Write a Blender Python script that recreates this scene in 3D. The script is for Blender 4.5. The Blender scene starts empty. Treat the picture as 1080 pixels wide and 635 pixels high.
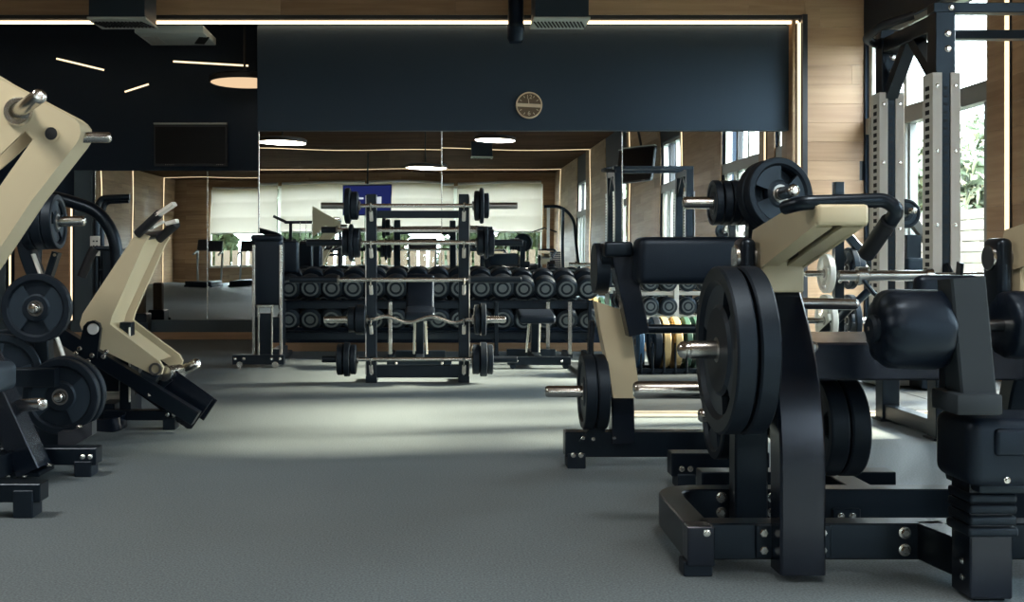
import bpy, bmesh, math, random
from mathutils import Vector, Matrix, Euler

# ---------------------------------------------------------------- camera, world, exposure
F, VX, VY, HC = 1150.0, 460.0, 272.0, 0.84      # focal length and vanishing point in a 1080x635 frame, eye height
scn = bpy.context.scene
C = scn.collection
cam = bpy.data.objects.new('camera', bpy.data.cameras.new('camera'))
C.objects.link(cam)
cam.data.sensor_width = 36.0
cam.data.lens = 36.0 * F / 1080.0
cam.data.shift_x = (540.0 - VX) / 1080.0
cam.data.shift_y = -(317.5 - VY) / 1080.0
cam.data.clip_start = 0.05
cam.data.clip_end = 300
cam.location = (0, 0, HC)
cam.rotation_euler = (math.pi / 2, 0, 0)
scn.camera = cam

world = bpy.data.worlds.new('overcast_sky')
scn.world = world
world.use_nodes = True
bg = world.node_tree.nodes['Background']
bg.inputs['Color'].default_value = (0.82, 0.92, 1.0, 1)
bg.inputs['Strength'].default_value = 11.0

scn.view_settings.view_transform = 'Standard'
scn.view_settings.look = 'None'
scn.view_settings.gamma = 1.0
scn.view_settings.use_curve_mapping = False
scn.view_settings.exposure = 1.12

sun = bpy.data.objects.new('hazy_sun', bpy.data.lights.new('hazy_sun', 'SUN'))
C.objects.link(sun)
sun.data.energy = 25.0; sun.data.angle = math.radians(8); sun.data.color = (1.0, 0.82, 0.60)
sun.location = (20, 4, 15)
sun.rotation_euler = Vector((-1.0, -0.13, -0.58)).to_track_quat('-Z', 'Y').to_euler()

ROOM_L, ROOM_R, ROOM_BACK, ROOM_REAR, CEIL = -9.0, 3.8, 9.86, -15.0, 3.5
BAYS = [(7.5, 9.65), (5.2, 6.9), (1.2, 2.75), (-4.6, -2.0), (-9.6, -7.9)]

def portal(y0, y1, z0, z1):
    """Sky portal over a window opening in the right-hand wall."""
    l = bpy.data.lights.new('window_daylight', 'AREA')
    l.shape = 'RECTANGLE'; l.size = z1 - z0; l.size_y = y1 - y0
    l.cycles.is_portal = True
    o = bpy.data.objects.new('window_daylight', l); C.objects.link(o)
    o.location = (ROOM_R + 0.3, (y0 + y1) / 2, (z0 + z1) / 2)
    o.rotation_euler = (0, math.pi / 2, 0)
for y0, y1 in BAYS:
    portal(y0, y1, 0.1, 2.8)

# ---------------------------------------------------------------- helpers
def P(px, py, Y):
    return Vector(((px - VX) * Y / F, Y, HC + (VY - py) * Y / F))

def S(px, Y):           # length in metres of a span of px pixels at depth Y
    return px * Y / F

MATS = {}
def nodes_of(m):
    m.use_nodes = True
    nt = m.node_tree
    return nt, nt.nodes['Principled BSDF']

def mat(name, col, rough=0.5, metal=0.0, bump=0.0, scale=60, vary=0.0, spec=0.5, coat=0.0, tint=None):
    m = bpy.data.materials.new(name)
    nt, b = nodes_of(m)
    b.inputs['Base Color'].default_value = (*col, 1)
    b.inputs['Roughness'].default_value = rough
    b.inputs['Metallic'].default_value = metal
    b.inputs['Specular IOR Level'].default_value = spec
    b.inputs['Coat Weight'].default_value = coat
    if tint: b.inputs['Specular Tint'].default_value = (*tint, 1)
    tc = nt.nodes.new('ShaderNodeTexCoord')
    nz = nt.nodes.new('ShaderNodeTexNoise'); nz.inputs['Scale'].default_value = scale
    nz.inputs['Detail'].default_value = 3
    nt.links.new(tc.outputs['Object'], nz.inputs['Vector'])
    if bump:
        bp = nt.nodes.new('ShaderNodeBump'); bp.inputs['Strength'].default_value = bump
        bp.inputs['Distance'].default_value = 0.002
        nt.links.new(nz.outputs['Fac'], bp.inputs['Height'])
        nt.links.new(bp.outputs['Normal'], b.inputs['Normal'])
    if vary:
        mx = nt.nodes.new('ShaderNodeMix'); mx.data_type = 'RGBA'
        mx.inputs[6].default_value = (*[c * (1 - vary) for c in col], 1)
        mx.inputs[7].default_value = (*[min(1, c * (1 + vary)) for c in col], 1)
        nt.links.new(nz.outputs['Fac'], mx.inputs[0])
        nt.links.new(mx.outputs[2], b.inputs['Base Color'])
    MATS[name] = m
    return m

def emit(name, col, strength):
    m = bpy.data.materials.new(name); m.use_nodes = True
    nt = m.node_tree; nt.nodes.remove(nt.nodes['Principled BSDF'])
    e = nt.nodes.new('ShaderNodeEmission')
    e.inputs['Color'].default_value = (*col, 1); e.inputs['Strength'].default_value = strength
    nt.links.new(e.outputs[0], nt.nodes['Material Output'].inputs['Surface'])
    MATS[name] = m
    return m

def wood(name, axis, lo, hi, planks=None, rough=0.45):
    """Oak boards, grain along one axis; tone differs from board to board."""
    m = bpy.data.materials.new(name)
    nt, b = nodes_of(m)
    N, L = nt.nodes.new, nt.links.new
    b.inputs['Roughness'].default_value = rough
    b.inputs['Specular IOR Level'].default_value = 0.5 if rough < 0.6 else 0.05
    tc = N('ShaderNodeTexCoord'); oi = N('ShaderNodeObjectInfo')
    mp = N('ShaderNodeMapping')
    sc = [14.0, 14.0, 14.0]; sc['xyz'.index(axis)] = 0.9
    mp.inputs['Scale'].default_value = sc
    L(tc.outputs['Object'], mp.inputs['Vector'])
    mul = N('ShaderNodeMath'); mul.operation = 'MULTIPLY'; mul.inputs[1].default_value = 57.0
    L(oi.outputs['Random'], mul.inputs[0])
    cb = N('ShaderNodeCombineXYZ')
    for i in range(3): L(mul.outputs[0], cb.inputs[i])
    L(cb.outputs[0], mp.inputs['Location'])
    nz = N('ShaderNodeTexNoise'); nz.inputs['Scale'].default_value = 1.6; nz.inputs['Detail'].default_value = 6
    nz.inputs['Distortion'].default_value = 0.6
    L(mp.outputs[0], nz.inputs['Vector'])
    tone = oi.outputs['Random']
    if planks:          # far surfaces: the board pattern is in the material
        br = N('ShaderNodeTexBrick')
        br.inputs['Color1'].default_value = (0, 0, 0, 1); br.inputs['Color2'].default_value = (1, 1, 1, 1)
        br.inputs['Mortar'].default_value = (0.1, 0.1, 0.1, 1)
        br.inputs['Scale'].default_value = 1.0; br.inputs['Mortar Size'].default_value = 0.004
        br.inputs['Brick Width'].default_value = 1.5; br.inputs['Row Height'].default_value = 0.14
        sp = N('ShaderNodeSeparateXYZ'); L(tc.outputs['Object'], sp.inputs[0])
        c2 = N('ShaderNodeCombineXYZ')
        L(sp.outputs['xyz'.index(planks[0])], c2.inputs[0]); L(sp.outputs['xyz'.index(planks[1])], c2.inputs[1])
        L(c2.outputs[0], br.inputs['Vector'])
        tone = br.outputs['Color']
    mr = N('ShaderNodeMath'); mr.operation = 'MULTIPLY'; mr.inputs[1].default_value = 0.55
    L(tone, mr.inputs[0])
    ma = N('ShaderNodeMath'); ma.operation = 'MULTIPLY_ADD'; ma.inputs[1].default_value = 0.9; 
    L(nz.outputs['Fac'], ma.inputs[0]); L(mr.outputs[0], ma.inputs[2])
    sb = N('ShaderNodeMath'); sb.operation = 'SUBTRACT'; sb.inputs[1].default_value = 0.22; sb.use_clamp = True
    L(ma.outputs[0], sb.inputs[0])
    mx = N('ShaderNodeMix'); mx.data_type = 'RGBA'
    mx.inputs[6].default_value = (*lo, 1); mx.inputs[7].default_value = (*hi, 1)
    L(sb.outputs[0], mx.inputs[0]); L(mx.outputs[2], b.inputs['Base Color'])
    MATS[name] = m
    return m

# materials ------------------------------------------------------
mat('black_paint', (0.0018, 0.0040, 0.0080), 0.34, bump=0.08, scale=260, spec=0.5, tint=(0.62, 0.80, 1.0))
mat('black_gloss', (0.003, 0.0065, 0.0135), 0.24, bump=0.03, scale=200, spec=0.6, tint=(0.8, 0.85, 1.0))
mat('satin_grey', (0.022, 0.031, 0.040), 0.5, bump=0.05, scale=200, spec=0.3)
mat('rubber', (0.0034, 0.0064, 0.0120), 0.52, bump=0.12, scale=300, tint=(0.62, 0.80, 1.0))
mat('rubber_face', (0.019, 0.030, 0.044), 0.5, bump=0.10, scale=300, tint=(0.62, 0.80, 1.0))
mat('vinyl', (0.0022, 0.0052, 0.0125), 0.42, bump=0.25, scale=420, tint=(0.62, 0.80, 1.0))
mat('foam_grip', (0.011, 0.014, 0.020), 0.55, bump=0.2, scale=350)
mat('cream_paint', (0.56, 0.50, 0.345), 0.38, bump=0.05, scale=220)
mat('steel', (0.62, 0.62, 0.60), 0.24, 1.0, bump=0.03, scale=150)
mat('dark_steel', (0.30, 0.30, 0.30), 0.3, 1.0)
mat('bolt_zinc', (0.75, 0.75, 0.72), 0.22, 1.0)
mat('white_plate', (0.80, 0.80, 0.76), 0.42, bump=0.05, scale=200)
mat('navy_paint', (0.0055, 0.0125, 0.030), 0.5, bump=0.06, scale=120, vary=0.06, tint=(0.62, 0.80, 1.0))
mat('slate_paint', (0.024, 0.037, 0.055), 0.5, bump=0.06, scale=120, vary=0.06, tint=(0.62, 0.80, 1.0))
mat('teal_paint', (0.075, 0.115, 0.145), 0.5, bump=0.05, scale=120)
mat('frame_white', (0.66, 0.68, 0.66), 0.4)
mat('frame_grey', (0.27, 0.29, 0.29), 0.4)
mat('frame_dark', (0.03, 0.035, 0.045), 0.4)
mat('pale_grille', (0.55, 0.60, 0.58), 0.5)
mat('dark_void', (0.006, 0.008, 0.012), 0.7)
mat('mat_rubber', (0.022, 0.031, 0.039), 0.5, bump=0.2, scale=300, vary=0.25)
mat('alu_trim', (0.62, 0.60, 0.55), 0.35, 0.6)
mat('bumper_sand', (0.56, 0.42, 0.20), 0.5)
mat('bumper_green', (0.05, 0.13, 0.10), 0.5)
mat('bumper_blue', (0.03, 0.10, 0.20), 0.5)
mat('grey_rubber', (0.10, 0.12, 0.13), 0.5)
mat('dumbbell_face', (0.13, 0.155, 0.17), 0.42)
mat('screen_black', (0.002, 0.003, 0.006), 0.3, spec=0.25)
mat('clock_brown', (0.16, 0.105, 0.06), 0.4)
mat('clock_cream', (0.75, 0.60, 0.42), 0.5)
mat('label_white', (0.70, 0.70, 0.66), 0.5)
mat('bark', (0.07, 0.05, 0.035), 0.8, bump=0.6, scale=20)
mat('leaves', (0.060, 0.085, 0.040), 0.6, scale=1.5, vary=0.5)
mat('lawn', (0.055, 0.070, 0.036), 0.9, scale=3, vary=0.4)
mat('fence_wood', (0.070, 0.050, 0.032), 0.7, scale=8, vary=0.25)
mat('plaster', (0.45, 0.45, 0.43), 0.7)
emit('led', (1.0, 0.74, 0.44), 0.95)
emit('led_header', (1.0, 0.72, 0.42), 2.2)
emit('lamp_disc', (1.0, 0.70, 0.42), 0.42)
emit('screen_glow', (0.05, 0.07, 0.35), 0.16)
emit('screen_text', (0.85, 0.9, 1.0), 0.4)
wood('oak_x', 'x', (0.30, 0.165, 0.088), (0.64, 0.43, 0.265))
wood('oak_y', 'y', (0.26, 0.145, 0.075), (0.58, 0.39, 0.235))
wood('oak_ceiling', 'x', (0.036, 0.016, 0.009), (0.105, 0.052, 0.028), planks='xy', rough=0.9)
wood('oak_far_y', 'y', (0.22, 0.125, 0.062), (0.50, 0.34, 0.20), planks='yz')
wood('oak_far_x', 'x', (0.22, 0.125, 0.062), (0.50, 0.34, 0.20), planks='xz')

def special():
    m = bpy.data.materials.new('mirror_glass'); nt, b = nodes_of(m)
    b.inputs['Base Color'].default_value = (0.80, 0.83, 0.83, 1); b.inputs['Metallic'].default_value = 1
    b.inputs['Roughness'].default_value = 0.0
    tc = nt.nodes.new('ShaderNodeTexCoord'); nz = nt.nodes.new('ShaderNodeTexNoise')
    nz.inputs['Scale'].default_value = 1.1; nz.inputs['Detail'].default_value = 0
    bp = nt.nodes.new('ShaderNodeBump'); bp.inputs['Strength'].default_value = 1.0; bp.inputs['Distance'].default_value = 0.0022
    nt.links.new(tc.outputs['Object'], nz.inputs['Vector']); nt.links.new(nz.outputs['Fac'], bp.inputs['Height'])
    nt.links.new(bp.outputs['Normal'], b.inputs['Normal'])
    MATS['mirror_glass'] = m
    # clear window glass: mostly lets light straight through, a little reflection
    m = bpy.data.materials.new('window_glass'); m.use_nodes = True; nt = m.node_tree
    nt.nodes.remove(nt.nodes['Principled BSDF'])
    t = nt.nodes.new('ShaderNodeBsdfTransparent'); t.inputs['Color'].default_value = (0.93, 0.96, 0.95, 1)
    g = nt.nodes.new('ShaderNodeBsdfGlossy'); g.inputs['Roughness'].default_value = 0.0
    mx = nt.nodes.new('ShaderNodeMixShader'); mx.inputs[0].default_value = 0.07
    nt.links.new(t.outputs[0], mx.inputs[1]); nt.links.new(g.outputs[0], mx.inputs[2])
    nt.links.new(mx.outputs[0], nt.nodes['Material Output'].inputs['Surface'])
    MATS['window_glass'] = m
    # roller blind cloth
    m = bpy.data.materials.new('blind_cloth'); m.use_nodes = True; nt = m.node_tree
    nt.nodes.remove(nt.nodes['Principled BSDF'])
    d = nt.nodes.new('ShaderNodeBsdfDiffuse'); d.inputs['Color'].default_value = (0.74, 0.69, 0.60, 1)
    t = nt.nodes.new('ShaderNodeBsdfTranslucent'); t.inputs['Color'].default_value = (0.66, 0.58, 0.48, 1)
    mx = nt.nodes.new('ShaderNodeMixShader'); mx.inputs[0].default_value = 0.22
    nt.links.new(d.outputs[0], mx.inputs[1]); nt.links.new(t.outputs[0], mx.inputs[2])
    nt.links.new(mx.outputs[0], nt.nodes['Material Output'].inputs['Surface'])
    MATS['blind_cloth'] = m
    # rubber granule sports floor
    m = bpy.data.materials.new('floor_rubber'); nt, b = nodes_of(m)
    N, L = nt.nodes.new, nt.links.new
    tc = N('ShaderNodeTexCoord')
    n1 = N('ShaderNodeTexNoise'); n1.inputs['Scale'].default_value = 160; n1.inputs['Detail'].default_value = 2
    n2 = N('ShaderNodeTexNoise'); n2.inputs['Scale'].default_value = 1.3; n2.inputs['Detail'].default_value = 5
    for n in (n1, n2): L(tc.outputs['Object'], n.inputs['Vector'])
    r1 = N('ShaderNodeValToRGB'); r1.color_ramp.elements[0].position = 0.35; r1.color_ramp.elements[1].position = 0.7
    r1.color_ramp.elements[0].color = (0.092, 0.124, 0.144, 1); r1.color_ramp.elements[1].color = (0.205, 0.250, 0.275, 1)
    L(n1.outputs['Fac'], r1.inputs[0])
    mx = N('ShaderNodeMix'); mx.data_type = 'RGBA'; mx.blend_type = 'MULTIPLY'; mx.inputs[0].default_value = 0.35
    r2 = N('ShaderNodeValToRGB'); r2.color_ramp.elements[0].position = 0.3; r2.color_ramp.elements[1].position = 0.7
    r2.color_ramp.elements[0].color = (0.6, 0.62, 0.64, 1)
    L(n2.outputs['Fac'], r2.inputs[0]); L(r1.outputs[0], mx.inputs[6]); L(r2.outputs[0], mx.inputs[7])
    L(mx.outputs[2], b.inputs['Base Color'])
    b.inputs['Roughness'].default_value = 0.55
    bp = N('ShaderNodeBump'); bp.inputs['Strength'].default_value = 0.25; bp.inputs['Distance'].default_value = 0.003
    L(n1.outputs['Fac'], bp.inputs['Height']); L(bp.outputs[0], b.inputs['Normal'])
    MATS['floor_rubber'] = m
special()

# geometry -------------------------------------------------------
def rect(w, h, c=0.004):
    a, b = w / 2, h / 2
    c = min(c, a * 0.9, b * 0.9)
    return [(-a + c, -b), (a - c, -b), (a, -b + c), (a, b - c), (a - c, b), (-a + c, b), (-a, b - c), (-a, -b + c)]

def circ(r, n=12):
    return [(r * math.cos(2 * math.pi * i / n), r * math.sin(2 * math.pi * i / n)) for i in range(n)]

def fillet(pts, r, n=6):
    pts = [Vector(p) for p in pts]
    if r <= 0 or len(pts) < 3: return pts
    out = [pts[0]]
    for i in range(1, len(pts) - 1):
        a, b, c = pts[i - 1], pts[i], pts[i + 1]
        u, v = (a - b), (c - b)
        d = min(r, u.length * 0.48, v.length * 0.48)
        s, e = b + u.normalized() * d, b + v.normalized() * d
        for k in range(n + 1):
            t = k / n
            out.append(s * (1 - t) ** 2 + b * 2 * t * (1 - t) + e * t * t)
    out.append(pts[-1])
    return out

class MB:
    def __init__(self): self.v, self.f = [], []
    def add(self, vs, fs):
        o = len(self.v)
        self.v += [Vector(p) for p in vs]
        self.f += [tuple(i + o for i in f) for f in fs]
        return self
    def sweep(self, pts, prof, up=(0, 0, 1), closed=False, taper=None):
        pts = [Vector(p) for p in pts]; up = Vector(up); n, k = len(pts), len(prof)
        vs, fs = [], []
        pn = None
        for i, p in enumerate(pts):
            if closed: t0, t1 = (p - pts[i - 1]).normalized(), (pts[(i + 1) % n] - p).normalized()
            else:
                t0 = (p - pts[i - 1]).normalized() if i else None
                t1 = (pts[i + 1] - p).normalized() if i < n - 1 else None
                t0 = t0 or t1; t1 = t1 or t0
            t = (t0 + t1).normalized()
            if up.length: 
                sd = t.cross(up).normalized(); nn = sd.cross(t).normalized()
            else:                                   # round section: carry the frame along
                if pn is None:
                    h = Vector((0, 0, 1)) if abs(t.z) < 0.9 else Vector((1, 0, 0))
                    pn = (h - t * h.dot(t)).normalized()
                nn = (pn - t * pn.dot(t)).normalized(); pn = nn; sd = t.cross(nn)
            half = max(0.35, math.sqrt(max(0, (1 + t0.dot(t1)) / 2)))
            bend = (t1 - t0)
            k_s = 1 + (1 / half - 1) * (abs(bend.normalized().dot(sd)) if bend.length > 1e-6 else 0)
            k_n = 1 + (1 / half - 1) * (abs(bend.normalized().dot(nn)) if bend.length > 1e-6 else 0)
            g = taper[i] if taper else 1
            for (u, w) in prof: vs.append(p + sd * u * k_s * g + nn * w * k_n * g)
        m = n if closed else n - 1
        for i in range(m):
            a, b = i * k, ((i + 1) % n) * k
            for j in range(k):
                j2 = (j + 1) % k
                fs.append((a + j, a + j2, b + j2, b + j))
        if not closed:
            fs.append(tuple(range(k - 1, -1, -1))); fs.append(tuple((n - 1) * k + j for j in range(k)))
        return self.add(vs, fs)
    def beam(self, a, b, w, h, up=(0, 0, 1), c=0.004): return self.sweep([a, b], rect(w, h, c), up)
    def bar(self, pts, w, h, r=0.0, up=(0, 0, 1), c=0.004, closed=False): return self.sweep(fillet(pts, r), rect(w, h, c), up, closed)
    def tube(self, pts, r, fr=0.0, n=12, taper=None): return self.sweep(fillet(pts, fr), circ(r, n), (0, 0, 0), taper=taper)
    def lathe(self, o, axis, prof, n=24, ring=False):
        """prof: (distance along axis, radius); ring joins the last loop to the first (a hollow body)."""
        o, a = Vector(o), Vector(axis).normalized()
        h = Vector((0, 0, 1)) if abs(a.z) < 0.9 else Vector((1, 0, 0))
        u = (h - a * h.dot(a)).normalized(); w = a.cross(u)
        vs = [o + a * t + (u * math.cos(2 * math.pi * j / n) + w * math.sin(2 * math.pi * j / n)) * r for (t, r) in prof for j in range(n)]
        fs = []; k = len(prof)
        for i in range(k if ring else k - 1):
            i2 = (i + 1) % k
            for j in range(n):
                j2 = (j + 1) % n
                fs.append((i * n + j, i * n + j2, i2 * n + j2, i2 * n + j))
        if not ring:
            fs.append(tuple(range(n - 1, -1, -1))); fs.append(tuple((k - 1) * n + j for j in range(n)))
        return self.add(vs, fs)
    def cyl(self, a, b, r, n=20, c=0.0015):
        a, b = Vector(a), Vector(b); L = (b - a).length; c = min(c, r * 0.4, L * 0.4)
        return self.lathe(a, b - a, [(0, r - c), (c, r), (L - c, r), (L, r - c)], n)
    def box(self, c, s, rot=None, bv=0.003, seg=1):
        bm = bmesh.new(); bmesh.ops.create_cube(bm, size=1)
        for q in bm.verts: q.co = Vector((q.co.x * s[0], q.co.y * s[1], q.co.z * s[2]))
        if bv: bmesh.ops.bevel(bm, geom=list(bm.edges), offset=min(bv, min(s) * 0.45), segments=seg, profile=0.5, affect='EDGES')
        M = rot.to_matrix() if isinstance(rot, Euler) else (rot or Matrix.Identity(3))
        bm.verts.ensure_lookup_table()
        self.add([Vector(c) + M @ q.co for q in bm.verts], [tuple(q.index for q in f.verts) for f in bm.faces])
        bm.free(); return self
    def bb(self, x0, x1, y0, y1, z0, z1, bv=0.003, seg=1):
        return self.box(((x0 + x1) / 2, (y0 + y1) / 2, (z0 + z1) / 2), (abs(x1 - x0), abs(y1 - y0), abs(z1 - z0)), None, bv, seg)
    def prism(self, pts, ext):
        pts = [Vector(p) for p in pts]; e = Vector(ext); n = len(pts)
        return self.add(pts + [p + e for p in pts],
                        [tuple(range(n - 1, -1, -1)), tuple(range(n, 2 * n))] + [(i, (i + 1) % n, n + (i + 1) % n, n + i) for i in range(n)])
    def mesh(self, name, m, origin=None, ang=35):
        o = Vector(origin) if origin is not None else Vector((0, 0, 0))
        me = bpy.data.meshes.new(name)
        me.from_pydata([p - o for p in self.v], [], self.f)
        bm = bmesh.new(); bm.from_mesh(me)
        bmesh.ops.recalc_face_normals(bm, faces=list(bm.faces)); bm.to_mesh(me); bm.free()
        me.shade_smooth(); me.set_sharp_from_angle(angle=math.radians(ang))
        me.materials.append(MATS[m]); return me
    def build(self, name, m, parent=None, ang=35):
        lo = Vector([min(p[i] for p in self.v) for i in range(3)]); hi = Vector([max(p[i] for p in self.v) for i in range(3)])
        o = (lo + hi) / 2
        if parent is None: o.z = lo.z
        ob = bpy.data.objects.new(name, self.mesh(name, m, o, ang))
        C.objects.link(ob)
        attach(ob, parent, o)
        return ob

WORLD = {}
def attach(ob, parent, loc):
    WORLD[ob.name] = Vector(loc)
    if parent is not None:
        ob.parent = parent
        ob.location = Vector(loc) - WORLD[parent.name]
    else:
        ob.location = Vector(loc)

def thing(name, label, cat, loc, group=None, kind=None):
    o = bpy.data.objects.new(name, None); C.objects.link(o); o.empty_display_size = 0.1
    attach(o, None, loc)
    return tag(o, label, cat, group, kind)

def tag(o, label=None, cat=None, group=None, kind=None):
    if label: o['label'] = label
    if cat: o['category'] = cat
    if group: o['group'] = group
    if kind: o['kind'] = kind
    return o

def struct(o, label=None):
    o['kind'] = 'structure'
    if label: o['label'] = label
    return o

def shared(name, me, parent, loc, axis=None, roll=0.0):
    """Another object of a shared mesh; the mesh points along local Z."""
    o = bpy.data.objects.new(name, me); C.objects.link(o)
    attach(o, parent, loc)
    if axis is not None:
        q = Vector((0, 0, 1)).rotation_difference(Vector(axis).normalized())
        o.rotation_mode = 'QUATERNION'
        o.rotation_quaternion = q @ Euler((0, 0, roll)).to_quaternion()
    return o

CACHE = {}
def bolt(parent, loc, axis, r=0.009):
    if 'bolt' not in CACHE:
        m = MB(); m.lathe((0, 0, 0), (0, 0, 1), [(-0.004, 1.35), (0.12, 1.35), (0.16, 1.25)], 12)
        m.lathe((0, 0, 0.0), (0, 0, 1), [(0.1, 0.95), (0.6, 0.95), (0.75, 0.75)], 6)
        CACHE['bolt'] = m.mesh('bolt', 'bolt_zinc')
    o = shared('bolt', CACHE['bolt'], parent, loc, axis)
    o.scale = (r, r, r)
    return o

def copy_tree(o, parent=None, loc=None):
    c = o.copy(); C.objects.link(c); c.parent = parent
    if loc is not None: c.location = loc
    WORLD[c.name] = Vector(c.location)
    for ch in o.children: copy_tree(ch, c)
    return c

def horn(parent, a, b, r=0.025, collar=0.045, groove=False):
    """Steel plate-loading horn with a rounded tip and a collar at the root."""
    a, b = Vector(a), Vector(b); L = (b - a).length
    tip = [(L - 0.012, r), (L - 0.005, r * 0.9), (L - 0.001, r * 0.7), (L, r * 0.4)]
    if groove: tip = [(L - 0.034, r), (L - 0.030, r * 0.86), (L - 0.024, r * 0.86), (L - 0.020, r), (L - 0.009, r * 0.86), (L - 0.003, r * 0.6), (L, r * 0.3)]
    m = MB(); m.lathe(a, b - a, [(0, r)] + tip, 20)
    h = m.build('plate_horn', 'steel', parent)
    if collar:
        m = MB(); m.lathe(a, b - a, [(0, collar - 0.004), (0.004, collar), (0.012, collar), (0.016, collar - 0.004)], 20)
        m.build('horn_collar', 'steel', parent)
    return h

def plate_mesh(R, T, slots, depth, a0, half=None, inner=None):
    """Disc weight: raised rim and hub, thinner web with grip slots (depth 1 = open right through)."""
    n = 60
    inner = inner or (0.36 if R > 0.1 else 0.5)
    radii = [0.026, inner * R, (inner + 0.05) * R, 0.77 * R, 0.83 * R, R * 0.975, R]
    half = half or (26 if slots == 3 else 34)
    hh = [T * 0.42, T * 0.42, T * 0.28, T * 0.28, T * 0.5, T * 0.46]
    m = MB(); vs, fs = [], []; web = []
    nr = len(radii)
    def is_slot(i):
        if not slots: return False
        a = (2 * math.pi * (i + 0.5) / n - a0) % (2 * math.pi / slots)
        return min(a, 2 * math.pi / slots - a) < math.radians(half)
    idx = {}
    def vert(i, r, z):
        key = (i % n, round(r, 5), round(z, 5))
        if key not in idx:
            a = 2 * math.pi * i / n; idx[key] = len(vs); vs.append((r * math.cos(a), r * math.sin(a), z))
        return idx[key]
    def height(i, k):                       # half height of cell; None = open
        if k == 2 and is_slot(i): return None if depth >= 1 else hh[2] * 0.25
        if k == 1 or k == 3: pass
        return hh[k]
    for i in range(n):
        for k in range(nr - 1):
            h = height(i, k)
            if h is None: continue
            r0, r1 = radii[k], radii[k + 1]
            # slope on the narrow rings
            h0 = h1 = h
            if k == 1: h0, h1 = hh[0], hh[2]
            if k == 3: h0, h1 = hh[2], hh[4]
            if k == 5: h0, h1 = hh[4], hh[5] * 0.86
            if k in (1, 2) and not is_slot(i): web += [len(fs), len(fs) + 1]
            fs.append((vert(i, r0, h0), vert(i, r1, h1), vert(i + 1, r1, h1), vert(i + 1, r0, h0)))
            fs.append((vert(i + 1, r0, -h0), vert(i + 1, r1, -h1), vert(i, r1, -h1), vert(i, r0, -h0)))
            if k == nr - 2: fs.append((vert(i, r1, h1), vert(i, r1, -h1), vert(i + 1, r1, -h1), vert(i + 1, r1, h1)))
            if k == 0: fs.append((vert(i, r0, -h0), vert(i, r0, h0), vert(i + 1, r0, h0), vert(i + 1, r0, -h0)))
        # walls of the slots
        s, s2 = is_slot(i), is_slot(i + 1)
        lo = 0.0 if depth >= 1 else hh[2] * 0.25
        def wall(p, q):
            for sg in (1, -1):
                fs.append((vert(*p, sg * hh[2]), vert(*q, sg * hh[2]), vert(*q, sg * lo), vert(*p, sg * lo)))
        if s:
            wall((i, radii[2]), (i + 1, radii[2])); wall((i, radii[3]), (i + 1, radii[3]))
        if s != s2: wall((i + 1, radii[2]), (i + 1, radii[3]))
    m.add(vs, fs); m.web = web
    return m

def weight_plate(label, c, axis, R, T=0.04, slots=3, depth=1.0, a0=0.3, m='rubber', group=None, roll=0.0, half=None, inner=None, web='rubber_face'):
    key = (round(R, 3), round(T, 3), slots, depth, round(a0, 2), m, half, inner, web)
    if key not in CACHE:
        pm = plate_mesh(R, T, slots, depth, a0, half, inner); me = pm.mesh('plate_disc', m, ang=30); CACHE[key] = me
        if m == 'rubber':
            me.materials.append(MATS[web])
            for fi in pm.web: me.polygons[fi].material_index = 1
        h = MB(); h.lathe((0, 0, -T * 0.44), (0, 0, 1), [(0, 0.0255), (0, 0.034), (T * 0.88, 0.034), (T * 0.88, 0.0255)], 24, ring=True)
        CACHE[key + ('hub',)] = h.mesh('hub_ring', 'dark_steel')
    t = thing('weight_plate', label, 'weight plate', c, group)
    shared('plate_disc', CACHE[key], t, c, axis, roll)
    if R > 0.1: shared('hub_ring', CACHE[key + ('hub',)], t, c, axis, roll)
    return t

def pad(m, c, s, rot=None, r=0.02): return m.box(c, s, rot, r, 4)

# ---------------------------------------------------------------- the room
m = MB(); m.add([(ROOM_L, ROOM_REAR, 0), (ROOM_R, ROOM_REAR, 0), (ROOM_R, 11.3, 0), (ROOM_L, 11.3, 0),
                 (ROOM_L, ROOM_REAR, -0.15), (ROOM_R, ROOM_REAR, -0.15), (ROOM_R, 11.3, -0.15), (ROOM_L, 11.3, -0.15)],
                [(0, 1, 2, 3), (7, 6, 5, 4), (0, 4, 5, 1), (1, 5, 6, 2), (2, 6, 7, 3), (3, 7, 4, 0)])
o = m.build('floor', 'floor_rubber'); struct(o)
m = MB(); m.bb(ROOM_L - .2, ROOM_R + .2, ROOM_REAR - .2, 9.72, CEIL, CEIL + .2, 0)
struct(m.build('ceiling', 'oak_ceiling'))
m = MB(); m.bb(ROOM_L - .2, ROOM_R + .2, 9.72, 11.6, CEIL, CEIL + .2, 0)
struct(m.build('ceiling', 'navy_paint'), 'dark navy ceiling of the niche behind the portal')
m = MB(); m.bb(ROOM_L - .2, ROOM_L, ROOM_REAR - .2, 11.5, 0, CEIL, 0)
struct(m.build('wall_left', 'oak_far_y'))

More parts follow.
